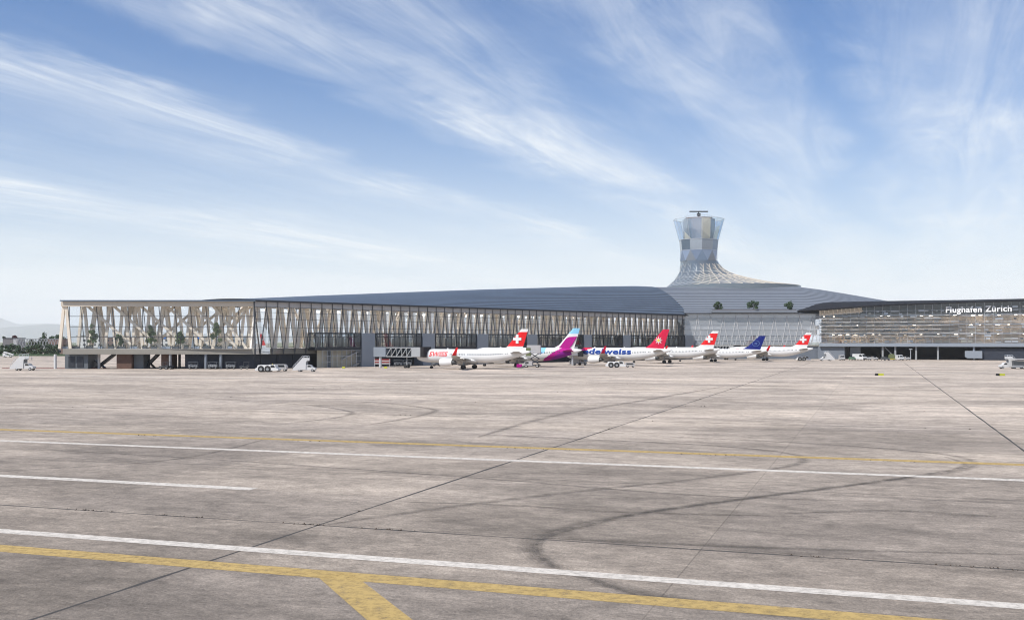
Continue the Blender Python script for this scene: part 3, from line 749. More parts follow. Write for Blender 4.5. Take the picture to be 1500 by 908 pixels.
# ------------------------------------------------------------------ wing at the right
VO = Vector((142.5, 490.)); VV = Vector((.9067, -.4217)); VN = Vector((.4217, .9067))
wing = thing('terminal_wing', 'glass terminal wing with horizontal sun louvres and a curved black roof edge', 'terminal', (VO.x, VO.y, 0), math.atan2(VV.y, VV.x))
def ws(px, t=0.):
    r = (px - CX) / F; b = VO + VN * t
    return (r * b.y - b.x) / (VV.x - r * VV.y)
def wz(px, py, t=0.): s = ws(px, t); return gz(py, VO.y + VV.y * s + VN.y * t)
BOT = [(1150, 456.5), (1168, 456.2), (1200, 454.5), (1250, 450.5), (1300, 447.3), (1400, 443.6), (1500, 440.8), (1620, 438)]
TOPW = [(1150, 456.2), (1168, 455.5), (1180, 450), (1190, 446.5), (1205, 443.6), (1220, 442.3), (1300, 440.8), (1500, 438.0), (1620, 436)]
pxs = [1168, 1174, 1180, 1186, 1192, 1200, 1210, 1220, 1240, 1260, 1280, 1300, 1330, 1360, 1400, 1450, 1500, 1560, 1600]
fr_lo, fr_hi, mid, bk = [], [], [], []
for px in pxs:
    s = ws(px, -3); zl = wz(px, interp(BOT, px), -3); fr_lo.append((s, -3, zl)); fr_hi.append((s, -3.02, zl + .45))
    s2 = ws(px, 12); zm = wz(px, interp(TOPW, px), 12); mid.append((s2, 12, max(zm, zl + .5))); bk.append((s2, 45, max(zm, zl + .5) - 5))
under_ = [(p[0], 20, p[2] + .0) for p in fr_lo]
m = MB(); m.rings([under_, fr_lo, fr_hi, [tuple(Vector(a).lerp(Vector(b), .5) + Vector((0, 0, .35))) for a, b in zip(fr_hi, mid)], mid, bk], closed=False); m.build('roof', MT['roof_dark'], wing, smooth=True)
def rb(s):   # underside height of the roof at facade position s
    return interp([(p[0], p[2]) for p in fr_lo], s)
SS = [i * 5. for i in range(31)]
gv = [(s, 0, 7.3) for s in SS] + [(s, 0, rb(s) - .1) for s in SS]
m = MB(); n = len(SS); m.add(gv, [(i, i + 1, n + i + 1, n + i) for i in range(n - 1)]); m.build('glazing', MT['glass_wing'], wing)
m = MB()
for i in range(44): s = i * 3.5; m.bar((s, -.12, 7.3), (s, -.12, rb(s) - .1), .11, .16, side=(1, 0, 0))
for z in (9.4, 11.9, 14.4, 16.9, 19.4, 22.): m.box((75, -.1, z), (150, .12, .1))
m.build('mullions', MT['steel_l'], wing)
rng = random.Random(2)
for i in range(13):
    z = 9.6 + i * .82; m = MB()
    for k in range(17 - (i % 3)):
        if rng.random() < .86: m.box((1.9 + k * 3.5, -.65, z + rng.uniform(-.06, .06)), (3.42, .7, rng.choice((.16, .2, .28))))
    m.bar((.2, -.5, z), (58, -.5, z), .07, .07)
    m.build('sun_louvre', MT['alu'] if i % 2 else MT['dgrey'], wing)
m = MB()
for k in range(10):
    s = .8 + k * 1.9; m.bar((s, -2.6, rb(s) - .3), (s, .3, rb(s) - 2.6), .35, .3); m.bar((s, -2.4, rb(s) - .2), (s + 1.7, -.3, rb(s) - 1.9), .12, .12)
m.build('eave_brackets', MT['wood'], wing)
m = MB(); m.add([(0, -.35, 20.)] + [(19, -.35, 21.4), (19, -.35, rb(19) - .2), (0, -.35, rb(0) - .1)], [(0, 1, 2, 3)]); m.build('eave_cladding', MT['wood'], wing)
m = MB()
rng = random.Random(5)
for z in (7.3, 11.6, 15.8, 20.): m.box((75, 3.9, z), (150, 6.2, .4))
m.build('floors', MT['plaster'], wing)
m = MB()
for k in range(43):
    for z in [7.9 + j * 1.24 for j in range(13)]:
        if rng.random() < ((.62 if k < 18 else .45) if z > 9 else .8):
            ww = rng.uniform(.8, 3.2); s = k * 3.5 + rng.uniform(0, 1.2); hh = rng.uniform(.35, 1.0)
            if z + 1.2 > rb(s) - 1: continue
            m.box((s + ww / 2, rng.uniform(.35, 1.1), z + hh / 2), (ww, .08, hh), rng.choice((0, 0, 1, 1, 2, 3, 4)))
m.build('glint_panels', [MT['beige'], MT['sign_white'], MT['plaster'], MT['wood_in'], MT['dgrey']], wing)  # random panels imitate glints and reflections behind the wing glass

MB().box((75, 7., 14.), (150, .5, 14)).build('inner_wall', MT['sand'], wing)
m = MB()
for z in (11.3, 15.5, 19.7):
    for k in range(42):
        if rng.random() < .7: m.box((1.6 + k * 3.5 + rng.random(), 2. + rng.random() * 2, z + rng.uniform(-.15, .1)), (rng.uniform(.5, 1.9), .5, .08))
m.build('ceiling_lights', MT['lamp'], wing)
MB().box((75, 17, 6.55), (150, 35, 1.45)).build('deck', MT['panel'], wing, bevel=.05)
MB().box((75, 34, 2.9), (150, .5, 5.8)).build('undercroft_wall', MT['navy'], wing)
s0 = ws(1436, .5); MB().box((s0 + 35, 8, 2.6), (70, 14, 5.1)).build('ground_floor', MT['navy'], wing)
MB().box((5.2, 9, 2.9), (12, 16, 5.78)).build('ground_floor', MT['basewall'], wing)
for px in (1293, 1311.5, 1342, 1374, 1427): m = MB(); m.box((ws(px, 1.2), 1.2, 2.92), (.75, .75, 5.83)); m.build('column', MT['mgrey'], wing)
MB().bar((ws(1296, 2), 2, 5.6), (ws(1307, 2), 2, 2.2), .35, .35).build('brace', MT['mgrey'], wing)
MB().box((ws(1253, 4), 4, 3.6), (4.6, .4, 4.2)).build('screen_wall', MT['basewall'], wing)
s = ws(1420, .6); m = MB(); m.slab_xz([(s - 1.8, 4.), (s + 5.2, 4.), (s + 5.2, .8), (s - .8, .8), (s - 1.8, 1.5)], -.5, 2.); m.build('hung_duct', MT['panel'], wing, bevel=.08)
MB().tube((s + 1.8, .7, 4.), (s + 1.8, .7, 5.83), .45, n=10).build('duct_neck', MT['panel'], wing)
# sign
bm = text_mesh('Flughafen Zürich', .022)
xsv = [v.co.x for v in bm.verts]; xa, xb = min(xsv), max(xsv); s0, s1 = ws(1385.5, -.9), ws(1482, -.9); k = (s1 - s0) / (xb - xa)
me = bpy.data.meshes.new('sign_lettering')
ext = bmesh.ops.extrude_face_region(bm, geom=bm.faces[:])
ev = {v for v in ext['geom'] if isinstance(v, bmesh.types.BMVert)}
zb0 = wz(1390, 457.8, -.9)
for v in bm.verts:
    x, y = v.co.x, v.co.y; v.co = Vector((s0 + (x - xa) * k, -.9 if v in ev else -.7, zb0 + y * k * .98 + (x - xa) * k * .012))
bmesh.ops.recalc_face_normals(bm, faces=bm.faces); bm.to_mesh(me); bm.free(); me.materials.append(MT['sign_white'])
so_ = bpy.data.objects.new('sign_lettering', me); COL.objects.link(so_); so_.parent = wing

# ------------------------------------------------------------------ aircraft
FS = [(0, .06, 3.30), (.25, .42, 3.33), (.7, .78, 3.40), (1.4, 1.18, 3.52), (2.2, 1.48, 3.64), (3.2, 1.74, 3.75), (4.4, 1.92, 3.82), (5.8, 1.98, 3.85), (24, 1.98, 3.85), (26, 1.94, 3.90), (28, 1.82, 4.02), (30, 1.60, 4.20), (32, 1.32, 4.42), (34, .98, 4.67), (36, .58, 4.95), (37.3, .28, 5.13), (37.57, .08, 5.16)]
SR = [(a, b) for a, b, c in FS]; SZ = [(a, c) for a, b, c in FS]
def fus(d, ang, off=0.):      # ang 0 = port horizon, 90 = crown
    r = interp(SR, d); return Vector((-d, (r + off) * math.cos(ang), interp(SZ, d) + (r * 1.035 + off) * math.sin(ang)))
def foil(p_le, chord, th, up=(0, 0, 1)):
    up = Vector(up); p = Vector(p_le); out = []
    prof = [(0, 0), (.05, .35), (.2, .5), (.45, .45), (.75, .2), (1, .02), (1, -.02), (.75, -.12), (.45, -.35), (.2, -.42), (.05, -.3)]
    for cx, t in prof: out.append(p + Vector((-chord * cx, 0, 0)) + up * (t * th * chord))
    return out
def livery_swiss(d, a): return 0
def livery_red_nose(d, a): return 1 if (d < 6.4 + 3.6 * max(0, math.sin(a)) and math.sin(a) > -.2) else 0
def livery_violet_tail(d, a):
    if 21.4 < d < 26.5 and math.sin(a) > .1: return 3
    e = 27.2 + 3.2 * (math.sin(a) + .3)
    return 2 if d > e + 2.6 and d < 34.6 and math.sin(a) < .35 else (1 if d > e and d < 34.6 else 0)
LIV = dict(white=(['white'], livery_swiss, [(5.55, 6.75, 'white'), (6.75, 10.95, 'red'), (10.95, 11.8, 'white')]),
           star=(['white', 'crimson'], livery_red_nose, [(5.55, 11.8, 'crimson')]),
           violet=(['white', 'magenta', 'violet', 'sky'], livery_violet_tail, [(5.55, 10.1, 'white'), (10.1, 11.8, 'sky')]),
           blue=(['white'], livery_swiss, [(5.55, 11.8, 'dblue')]))
def fin_x(z):   # leading and trailing edge of the fin
    t = (z - 5.55) / 6.25
    return 29.2 + 5.6 * t + (-1.6 * max(0, .14 - t) / .14), 35.0 + 2.0 * t
def airliner(label, gpx, Y, kind, az=-66., scale=1., title=None, tcol='red'):
    root = thing('airliner', label, 'airliner', group='airliners parked along the pier')
    mats, fn, fin = LIV[kind]
    ds = [0, .12, .25, .45, .7, 1., 1.4, 1.8, 2.2, 2.7, 3.2, 3.8, 4.4, 5.1, 5.8] + [5.8 + .7 * i for i in range(1, 27)] + [24.6 + .55 * i for i in range(0, 23)] + [37.2, 37.45, 37.57]
    ds = sorted(set(round(d, 3) for d in ds)); ns = 36
    m = MB(); rr = [[fus(d, 2 * math.pi * j / ns) for j in range(ns)] for d in ds]
    m.rings(rr, fmi=lambda i, j: fn((ds[i] + ds[i + 1]) / 2, 2 * math.pi * (j + .5) / ns))
    # belly fairing
    bf = []
    for d, k in ((10.6, .25), (11.6, .75), (13, 1.), (17, 1.), (19.5, .95), (21.2, .6), (22.2, .2)):
        bf.append([(-d, 2.12 * k * math.cos(t), 2.55 + (1.0 * k) * math.sin(t)) for t in [2 * math.pi * j / 16 for j in range(16)]])
    m.rings(bf)
    m.build('fuselage', [MT[x] for x in mats], root, smooth=True)
    m = MB()
    for sg in (0, 1):
        for i in range(48):
            d = 5.9 + i * .53
            if i % 23 == 22 or (title and title[1] - .3 < d < title[2] + .3): continue
            a = R(13); q = [fus(d + dx, a + da, .012) for dx, da in ((0, -.08), (.28, -.08), (.28, .11), (0, .11))]
            if sg: q = [Vector((p.x, -p.y, p.z)) for p in q]
            m.add(q, [(0, 1, 2, 3)])
    m.build('cabin_windows', MT['win'], root)
    m = MB()
    for sg in (1, -1):
        for d0, d1, a0, a1 in ((1.35, 2.0, 38, 62), (1.5, 2.2, 20, 37), (2.0, 2.6, 66, 86)):
            q = [fus(d, R(a), .02) for d, a in ((d0, a0), (d1, a0), (d1 + .2, a1), (d0 + .25, a1))]
            m.add([Vector((p.x, sg * p.y, p.z)) for p in q], [(0, 1, 2, 3)])
    m.build('cockpit_windows', MT['win'], root)
    for sg in (1, -1):
        secs = [((-11.9, 1.2, 2.85), 7.3, .13), ((-12.9, 2.2, 2.9), 6.4, .13), ((-15.2, 6.3, 3.25), 4.1, .115), ((-20.2, 16.3, 4.15), 1.75, .10), ((-20.7, 16.9, 4.22), 1.5, .10)]
        m = MB(); m.rings([[Vector((p.x, sg * p.y, p.z)) for p in foil(a, c, t)] for a, c, t in secs])
        for y, l in ((4.0, 3.2), (9.0, 2.8), (12.6, 2.4)):
            le = 15.2 + (y - 6.3) * .5 + (3.1 if y > 6.3 else 3.6); z = 3.1 + (y - 6.3) * .09
            m.rings([[(-le - dd, sg * y + rr_ * math.cos(t), z - .28 + rr_ * .9 * math.sin(t)) for t in [2 * math.pi * j / 8 for j in range(8)]] for dd, rr_ in ((-l * .6, .04), (-l * .3, .24), (l * .1, .24), (l * .4, .03))])
        wg = m.build('wing', MT['wing'], root, smooth=True)
        wl = [((-20.75, 16.9, 4.22), 1.48), ((-21.1, 17.3, 4.55), 1.25), ((-21.9, 17.7, 5.5), .95), ((-22.6, 17.95, 6.5), .6)]
        m = MB(); m.rings([[Vector((p.x, sg * p.y, p.z)) for p in foil(a, c, .09, (0, -1, .2))] for a, c in wl])
        m.build('winglet', MT[{'white': 'red', 'star': 'crimson', 'violet': 'magenta', 'blue': 'white'}[kind]], wg, smooth=True)
        m = MB(); y0, z0 = sg * 5.75, 2.05
        prof = [(11.35, .98), (11.25, 1.08), (11.5, 1.2), (12.2, 1.28), (13.4, 1.24), (14.4, 1.08), (15.2, .86)]
        m.rings([[(-d, y0 + r * math.cos(t), z0 + r * math.sin(t)) for t in [2 * math.pi * j / 24 for j in range(24)]] for d, r in prof], cap=False)
        m.slab_xz([(-11.9, 3.15), (-13.2, 3.3), (-17.3, 3.2), (-15.4, 2.9), (-12.4, 2.9)], y0 - .18, y0 + .18)
        en = m.build('engine', MT['white'], root, smooth=True)
        MB().tube((-11.9, y0, z0), (-11.85, y0, z0), 1.0, n=24).build('intake', MT['dgrey'], en)
        m = MB(); m.rings([[(-d, y0 + r * math.cos(t), z0 + r * math.sin(t)) for t in [2 * math.pi * j / 20 for j in range(20)]] for d, r in ((14.9, .84), (15.21, .84), (15.25, .64), (16.1, .5), (16.12, .36), (16.8, .06))]); m.build('exhaust', MT['dgrey'], en, smooth=True)
        m = MB(); m.rings([[Vector((p.x, sg * p.y, p.z)) for p in foil(a, c, .1)] for a, c in (((-31.2, .5, 4.75), 4.0), ((-35.2, 6.2, 5.35), 1.5))])
        m.build('tailplane', MT['magenta'] if kind == 'violet' else MT['wing'], root, smooth=True)
    # fin
    cols = []; m = MB()
    for a, b, c in fin:
        if c not in cols: cols.append(c)
        nn = 4
        rs = []
        for i in range(nn + 1):
            z = a + (b - a) * i / nn; l, t = fin_x(z); h = .30 - .16 * (z - 5.55) / 6.25
            zz = z - .35 if z < 5.56 else z
            rs.append([(-l, 0, zz), (-l - .25 * (t - l), h, zz), (-l - .55 * (t - l), h * .85, zz), (-t, .03, zz), (-t, -.03, zz), (-l - .55 * (t - l), -h * .85, zz), (-l - .25 * (t - l), -h, zz)])
        m.rings(rs, mi=cols.index(c))
    fo = m.build('tail_fin', [MT[c] for c in cols], root)
    def emblem(polys, mtn, name, hh=.33):
        mm = MB()
        for p in polys: mm.slab_xz(p, -hh, hh)
        mm.build(name, MT[mtn], fo)
    if kind == 'white':
        cx, cz, L_, W_ = -33.55, 8.9, 1.32, .42
        emblem([[(cx - W_, cz - L_), (cx + W_, cz - L_), (cx + W_, cz - W_), (cx + L_, cz - W_), (cx + L_, cz + W_), (cx + W_, cz + W_), (cx + W_, cz + L_), (cx - W_, cz + L_), (cx - W_, cz + W_), (cx - L_, cz + W_), (cx - L_, cz - W_), (cx - W_, cz - W_)]], 'white', 'cross_emblem', .31)
    if kind == 'star':
        cx, cz = -33.4, 8.3
        emblem([[(cx + (1.4 if k % 2 == 0 else .5) * math.sin(math.pi * k / 8), cz + (1.4 if k % 2 == 0 else .5) * math.cos(math.pi * k / 8)) for k in range(16)]], 'white', 'flower_emblem', .31)
        emblem([[(cx + .48 * math.sin(2 * math.pi * k / 14), cz + .48 * math.cos(2 * math.pi * k / 14)) for k in range(14)]], 'yellow', 'flower_centre', .33)
    if kind == 'blue':
        cx, cz, n = -33.5, 8.4, 28
        mm = MB()
        for k in range(n):
            a, b = 2 * math.pi * k / n, 2 * math.pi * (k + 1) / n
            mm.slab_xz([(cx + 1.35 * math.cos(a), cz + 1.35 * math.sin(a)), (cx + 1.35 * math.cos(b), cz + 1.35 * math.sin(b)), (cx + 1.2 * math.cos(b), cz + 1.2 * math.sin(b)), (cx + 1.2 * math.cos(a), cz + 1.2 * math.sin(a))], -.31, .31)
        mm.build('ring_emblem', MT['ring'], fo)
        emblem([[(cx - .95, cz + .35), (cx - .1, cz + .2), (cx + .5, cz - .6), (cx + .3, cz - .1), (cx + .8, cz + .0), (cx + .25, cz + .15), (cx - .15, cz + .4)], [(cx - .1, cz + .2), (cx - .5, cz - .6), (cx + .2, cz - .1)]], 'ring', 'bird_emblem', .32)
    if kind == 'violet':
        mm = MB(); mm.slab_xz([(-29.6, 5.2), (-30.9, 6.6), (-32.0, 8.0), (-32.7, 8.75), (-33.5, 9.15), (-36.1, 9.3), (-34.7, 7.0), (-33.2, 5.2)], -.31, .31); mm.build('swoosh', MT['magenta'], fo)
    # gear
    for gx_, gy, nose in ((5.07, 0, 1), (17.75, 3.8, 0), (17.75, -3.8, 0)):
        m = MB(); m.tube((-gx_, gy, .5), (-gx_, gy * .95, 2.6), .14, n=10)
        if not nose: m.bar((-gx_, gy, 1.4), (-gx_, gy * .55, 2.6), .12, .12)
        g = m.build('landing_gear', MT['mgrey'], root)
        rw = .40 if nose else .60
        for sg in (-1, 1):
            yy = gy + sg * (.28 if nose else .48); m = MB()
            m.rings([[(-gx_ + r * math.cos(t), yy + o * (.11 if nose else .2), rw + r * math.sin(t)) for t in [2 * math.pi * j / 20 for j in range(20)]] for o, r in ((-1, rw * .8), (-.7, rw), (.7, rw), (1, rw * .8))])
            m.build('wheel', MT['rubber'], g, smooth=True)
    m = MB(); m.slab_xz([(-10.2, 5.8), (-10.6, 6.25), (-10.8, 6.25), (-10.9, 5.8)], -.04, .04); m.slab_xz([(-21, 5.8), (-21.3, 6.2), (-21.5, 6.2), (-21.6, 5.8)], -.04, .04); m.build('aerials', MT['white'], root)
    if title:
        txt, d0, d1, z0, z1, bold, shear = title
        for sg in (1, -1):
            bm = text_mesh(txt, bold, shear)
            X = [v.co.x for v in bm.verts]; Yv = [v.co.y for v in bm.verts]; xa, xb, ya, yb = min(X), max(X), min(Yv), max(Yv)
            for k in range(1, 9):
                yy = ya + (yb - ya) * k / 9
                bmesh.ops.bisect_plane(bm, geom=bm.verts[:] + bm.edges[:] + bm.faces[:], plane_co=(0, yy, 0), plane_no=(0, 1, 0))
            for v in bm.verts:
                f = (v.co.x - xa) / (xb - xa); d = (d0 + (d1 - d0) * f) if sg > 0 else (d1 - (d1 - d0) * f)
                z = z0 + (z1 - z0) * (v.co.y - ya) / (yb - ya)
                s_ = max(-1, min(1, (z - interp(SZ, d)) / (interp(SR, d) * 1.035))); p = fus(d, math.asin(s_), .03)
                v.co = (p.x, sg * p.y, p.z)
            bmesh.ops.recalc_face_normals(bm, faces=bm.faces)
            me = bpy.data.meshes.new('title_lettering'); bm.to_mesh(me); bm.free(); me.materials.append(MT[tcol])
            o = bpy.data.objects.new('title_lettering', me); COL.objects.link(o); o.parent = root
    h = Vector((math.sin(R(az)), math.cos(R(az))))
    sc = (scale,) * 3 if isinstance(scale, (int, float)) else scale
    root.scale = sc
    g = Vector((gx(gpx, Y), Y)) + h * 17.75 * sc[0]           # nose
    root.location = (g.x, g.y, 0); root.rotation_euler = (0, 0, math.atan2(h.y, h.x))
    return root
P1 = airliner('nearest white airliner, white cross on its red tail, docked at the trussed jet bridge', 687, 315, 'white', title=('SWISS', 5.2, 11.6, 3.72, 5.12, .032, .25))
P2 = airliner('airliner with a light blue and magenta tail behind the nearest red tailed one', 764, 343, 'violet', scale=1.05, title=('eurowings', 20.5, 25.5, 3.9, 4.7, .02, 0.), tcol='nblue')
P3 = airliner('airliner with a crimson flower tail and huge navy title along its side', 900, 358, 'star', az=-60., scale=1.03, title=('edelweiss', 7.2, 24.6, 3.7, 5.6, .05, 0.), tcol='nblue')
P4 = airliner('white airliner with a cross on its red tail, third in from the flower tailed one', 977, 398, 'white', scale=1.02)
P4['label'] = 'white airliner with a cross on its red tail, next behind the crimson flower tail'
P5 = airliner('smaller slim airliner with a deep blue ringed bird tail', 1045, 425, 'blue', scale=(1.08, .86, .88))
P6 = airliner('white airliner with a cross on its red tail, farthest, before the hall posts', 1121, 450, 'white', title=('SWISS', 5.2, 11.6, 3.72, 5.12, .032, .25))

# ------------------------------------------------------------------ jet bridges
def jet_bridge(label, pa, pb, pc, Y0, Y1, z=4.9):
    """rotunda at pa, cab between pb and pc (photo columns), from depth Y0 to Y1"""
    a = Vector((gx(pa, Y0), Y0)); b = Vector((gx(pb, Y1), Y1)); d = (b - a); L = d.length; rz = math.atan2(d.y, d.x)
    t = thing('jet_bridge', label, 'jet bridge', (a.x, a.y, 0), rz, 'jet bridges')
    MB().box((1.6, 0, z), (5.2, 3.4, 3.)).build('rotunda', MT['panel'], t, bevel=.05)
    MB().tube((1.2, -.9, 0), (1.2, -.9, z - 1.5), .42, n=12).build('column', MT['steel_l'], t, smooth=True)
    m = MB(); x0, x1 = 4.2, L
    for sg in (-1, 1):
        for zz in (z - 1.35, z + 1.35): m.bar((x0, sg * 1.4, zz), (x1, sg * 1.4, zz), .24, .2)
        n = 5
        for i in range(n):
            u, v = x0 + (x1 - x0) * i / n, x0 + (x1 - x0) * (i + 1) / n
            m.bar((u, sg * 1.4, z - 1.3), (v, sg * 1.4, z + 1.3), .2, .16)
            m.bar((v, sg * 1.4, z - 1.3), (v, sg * 1.4, z + 1.3), .14, .14)
    m.build('truss', MT['bridge_grey'], t)
    MB().box(((x0 + x1) / 2, 0, z - 1.45), (x1 - x0, 2.7, .16)).build('walkway', MT['steel_l'], t)
    MB().box(((x0 + x1) / 2, .2, z), (x1 - x0, 1.9, 2.3)).build('tunnel', MT['glass_dark'], t)
    MB().box(((x0 + x1) / 2, 0, z + 1.45), (x1 - x0, 2.8, .12)).build('tunnel_roof', MT['panel'], t)
    cw = (pc - pb) / F * Y1
    MB().box((L + cw * .38, 0, z + .05), (cw * .78, 3.3, 2.9)).build('cab', MT['bridge_grey'], t, bevel=.05)
    MB().box((L + cw * .87, -.1, z + .1), (cw * .26, 3.5, 3.1)).build('bellows', MT['black'], t)
    m = MB(); m.tube((L - 3.4, 0, .5), (L - 3.4, 0, z - 1.4), .2, n=10)
    g = m.build('drive_leg', MT['mgrey'], t)
    for sg in (-1, 1): MB().tube((L - 3.4, sg * .7 - .18, .55), (L - 3.4, sg * .7 + .18, .55), .55, n=18).build('wheel', MT['rubber'], g)
    return t
jet_bridge('grey trussed jet bridge docked at the nearest red tailed airliner', 556, 608, 632.5, 331, 322)
jet_bridge('grey jet bridge between the hall and the farthest red tailed airliner', 1040, 1072, 1084, 478, 467, 4.8)
t = thing('jet_bridge', 'dark bellows of a jet bridge at the nose of the crimson flower airliner', 'jet bridge', (gx(845, 361), 361, 0), R(-10), 'jet bridges')
MB().box((-3.4, .2, 4.9), (8, 3, 2.9)).build('tunnel', MT['mgrey'], t); MB().box((1.3, 0, 4.7), (1.6, 3.4, 3.4)).build('bellows', MT['black'], t); MB().tube((-1.5, 0, 0), (-1.5, 0, 3.5), .35).build('column', MT['steel_l'], t)

# ------------------------------------------------------------------ ground vehicles
def wheel(m, x, y, r, wd, mi=0, hub=None):
    m.rings([[(x + q * math.cos(t), y + o * wd / 2, r + q * math.sin(t)) for t in [2 * math.pi * j / 22 for j in range(22)]] for o, q in ((-1, r * .82), (-.75, r), (.75, r), (1, r * .82))])
def add_wheels(t, spots, r, wd, hub='offwhite'):
    for x, y in spots:
        m = MB(); wheel(m, x, y, r, wd); o = m.build('wheel', MT['rubber'], t, smooth=True)
        MB().tube((x, y - wd * .54, r), (x, y + wd * .54, r), r * .5, n=16).build('rim', MT[hub], o, smooth=True)
def stairs_truck():
    t = thing('boarding_stairs', '', 'boarding stairs', group='mobile boarding stairs')
    m = MB()
    for y in (-1., 1.): m.slab_xz([(0, .35), (.15, .95), (2.75, 3.75), (4.15, 3.75), (4.15, 3.05), (3.75, 2.75), (3.65, .55), (.8, .4)], y - .06, y + .06)
    m.build('side_panels', MT['offwhite'], t)
    m = MB()
    for i in range(13): m.box((.35 + i * .2, 0, .55 + i * .21), (.28, 1.88, .06))
    m.box((3.4, 0, 2.95), (1.5, 1.88, .1)); m.build('steps', MT['mgrey'], t)
    m = MB()
    for y in (-1., 1.):
        m.tube((.0, y, 1.3), (2.7, y, 4.2), .05, n=6); m.tube((2.7, y, 4.2), (4.1, y, 4.2), .05, n=6)
        for k in range(5): m.tube((.2 + k * .6, y, .9 + k * .63), (.2 + k * .6, y, 1.5 + k * .65), .035, n=6)
        m.tube((4.1, y, 3.7), (4.1, y, 4.2), .05, n=6); m.tube((3.4, y, 3.7), (3.4, y, 4.2), .05, n=6)
    m.build('handrail', MT['steel_l'], t)
    m = MB(); m.slab_xz([(.9, .42), (6.1, .42), (6.2, .75), (6.1, 1.05), (5.35, 1.2), (4.85, 1.85), (3.7, 1.9), (3.7, .95), (.9, .6)], -.9, .9)
    b = m.build('truck', MT['offwhite'], t, bevel=.06)
    m = MB(); m.slab_xz([(5.22, 1.25), (4.82, 1.75), (4.1, 1.78), (4.1, 1.25)], -.92, .92); m.build('window', MT['win'], b)
    add_wheels(t, [(1.9, -.85), (1.9, .85), (5.4, -.85), (5.4, .85)], .38, .26)
    return t
ST = stairs_truck()
def place(o, px, Y, rz, label, new=True, scale=None):
    loc = (gx(px, Y), Y, 0)
    if new: return dup(o, label, loc, rz, scale)
    o.location = loc; o.rotation_euler = (0, 0, rz); o['label'] = label
    if scale: o.scale = (scale,) * 3
    return o
place(ST, 430, 287, R(-4), 'white boarding stairs truck before the dark wall beside the nearest tug', False)
place(ST, 17, 299, R(-3), 'white boarding stairs truck on the open apron left of the pier', scale=1.08)
place(ST, 834, 366, R(-3), 'white boarding stairs truck under the nose of the crimson flower airliner', scale=1.0)
place(ST, 1222, 446, R(180), 'white boarding stairs truck facing the other way before the blue grey wall', scale=.98)
place(ST, 1494, 318, R(176), 'white boarding stairs truck at the right edge beside the conveyor', scale=.98)

def tug():
    t = thing('aircraft_tug', '', 'aircraft tug', group='white aircraft tugs')
    m = MB(); m.slab_xz([(0, .45), (0, .95), (.55, 1.15), (.75, 1.85), (3.75, 1.85), (3.8, 2.0), (5.2, 2.0), (5.45, 1.95), (5.75, 1.05), (6.3, .95), (6.35, .4), (5.6, .35), (.3, .35)], -1.35, 1.35)
    b = m.build('body', MT['white'], t, bevel=.09)
    m = MB(); m.slab_xz([(4.25, 1.2), (5.45, 1.2), (5.2, 1.88), (4.25, 1.88)], -1.37, 1.37); m.build('window', MT['win'], b)
    m = MB()
    for x in (1.65, 3.45):
        for y in (-1.36, 1.36): m.tube((x, y - .02, .85), (x, y + .02, .85), .86, n=22)
    m.build('wheel_arch', MT['black'], b)
    add_wheels(t, [(1.65, -1.3), (1.65, 1.3), (3.45, -1.3), (3.45, 1.3)], .76, .44, 'mgrey')
    m = MB(); m.box((5.3, 0, 1.0), (.06, 2.0, .3)); m.build('bumper', MT['dgrey'], t)
    MB().tube((4.2, .6, 2.), (4.2, .6, 2.25), .09, n=8).build('beacon', MT['yellow'], t)
    return t
TG = tug()
place(TG, 375.5, 284, R(-3), 'white tug with two big black wheels before the dark ground floor of the pier', False)
place(TG, 887, 331, R(-3), 'white tug with two big black wheels before the crimson flower airliner')
place(TG, 1165, 446, R(-2), 'white tug with two black wheels between the farthest airliner and the stairs truck', scale=.98)
def cart(label, px, Y, rz=0., L=3.2, H=1.9, mt='fascia'):
    t = thing('equipment_trailer', label, 'trailer', (gx(px, Y), Y, 0), rz, 'grey equipment trailers')
    m = MB(); m.slab_xz([(0, .5), (0, H), (L * .85, H), (L, H * .75), (L, .5)], -.9, .9); b = m.build('body', MT[mt], t, bevel=.05)
    m = MB(); m.slab_xz([(.3, H * .6), (.3, H * .92), (L * .8, H * .92), (L * .85, H * .6)], -.92, .92); m.build('window', MT['win'], b)
    MB().bar((-.9, 0, .55), (0, 0, .55), .12, .12).build('drawbar', MT['dgrey'], t)
    add_wheels(t, [(.7, -.8), (.7, .8), (L - .6, -.8), (L - .6, .8)], .34, .22)
    return t
cart('grey equipment trailer close behind the nearest white tug', 404, 291, R(-3))
cart('grey equipment trailer behind the tug at the crimson flower airliner', 916, 334, R(-3), 3., 1.5)
# lift truck with a raised box
Y = 333; t = thing('catering_truck', 'catering lift truck holding its grey box up beside the magenta tail', 'truck', (gx(767, Y), Y, 0), R(-8))
m = MB(); m.slab_xz([(0, .5), (0, 1.15), (.5, 1.75), (1.1, 2.0), (2.9, 2.0), (2.9, .5)], -1.05, 1.05); b = m.build('cab', MT['fascia'], t, bevel=.06)
m = MB(); m.slab_xz([(.45, 1.2), (.75, 1.75), (1.7, 1.8), (1.7, 1.2)], -1.07, 1.07); m.build('window', MT['win'], b)
MB().box((3.0, 0, .75), (4.6, 1.9, .3)).build('chassis', MT['dgrey'], t)
m = MB()
for y in (-.8, .8):
    for z in (1.0, 2.75): m.bar((2.2, y, z), (5., y, z + 1.75), .16, .12); m.bar((5., y, z), (2.2, y, z + 1.75), .16, .12)
m.build('scissor_lift', MT['steel'], t)
MB().box((3.3, 0, 5.75), (4.3, 2.4, 2.5)).build('box_body', MT['fascia'], t, bevel=.05)
MB().box((1.6, -.3, 4.9), (1.5, 2., 2.6)).build('side_platform', MT['olive'], t)
add_wheels(t, [(.9, -.9), (.9, .9), (4.4, -.9), (4.4, .9)], .5, .34)
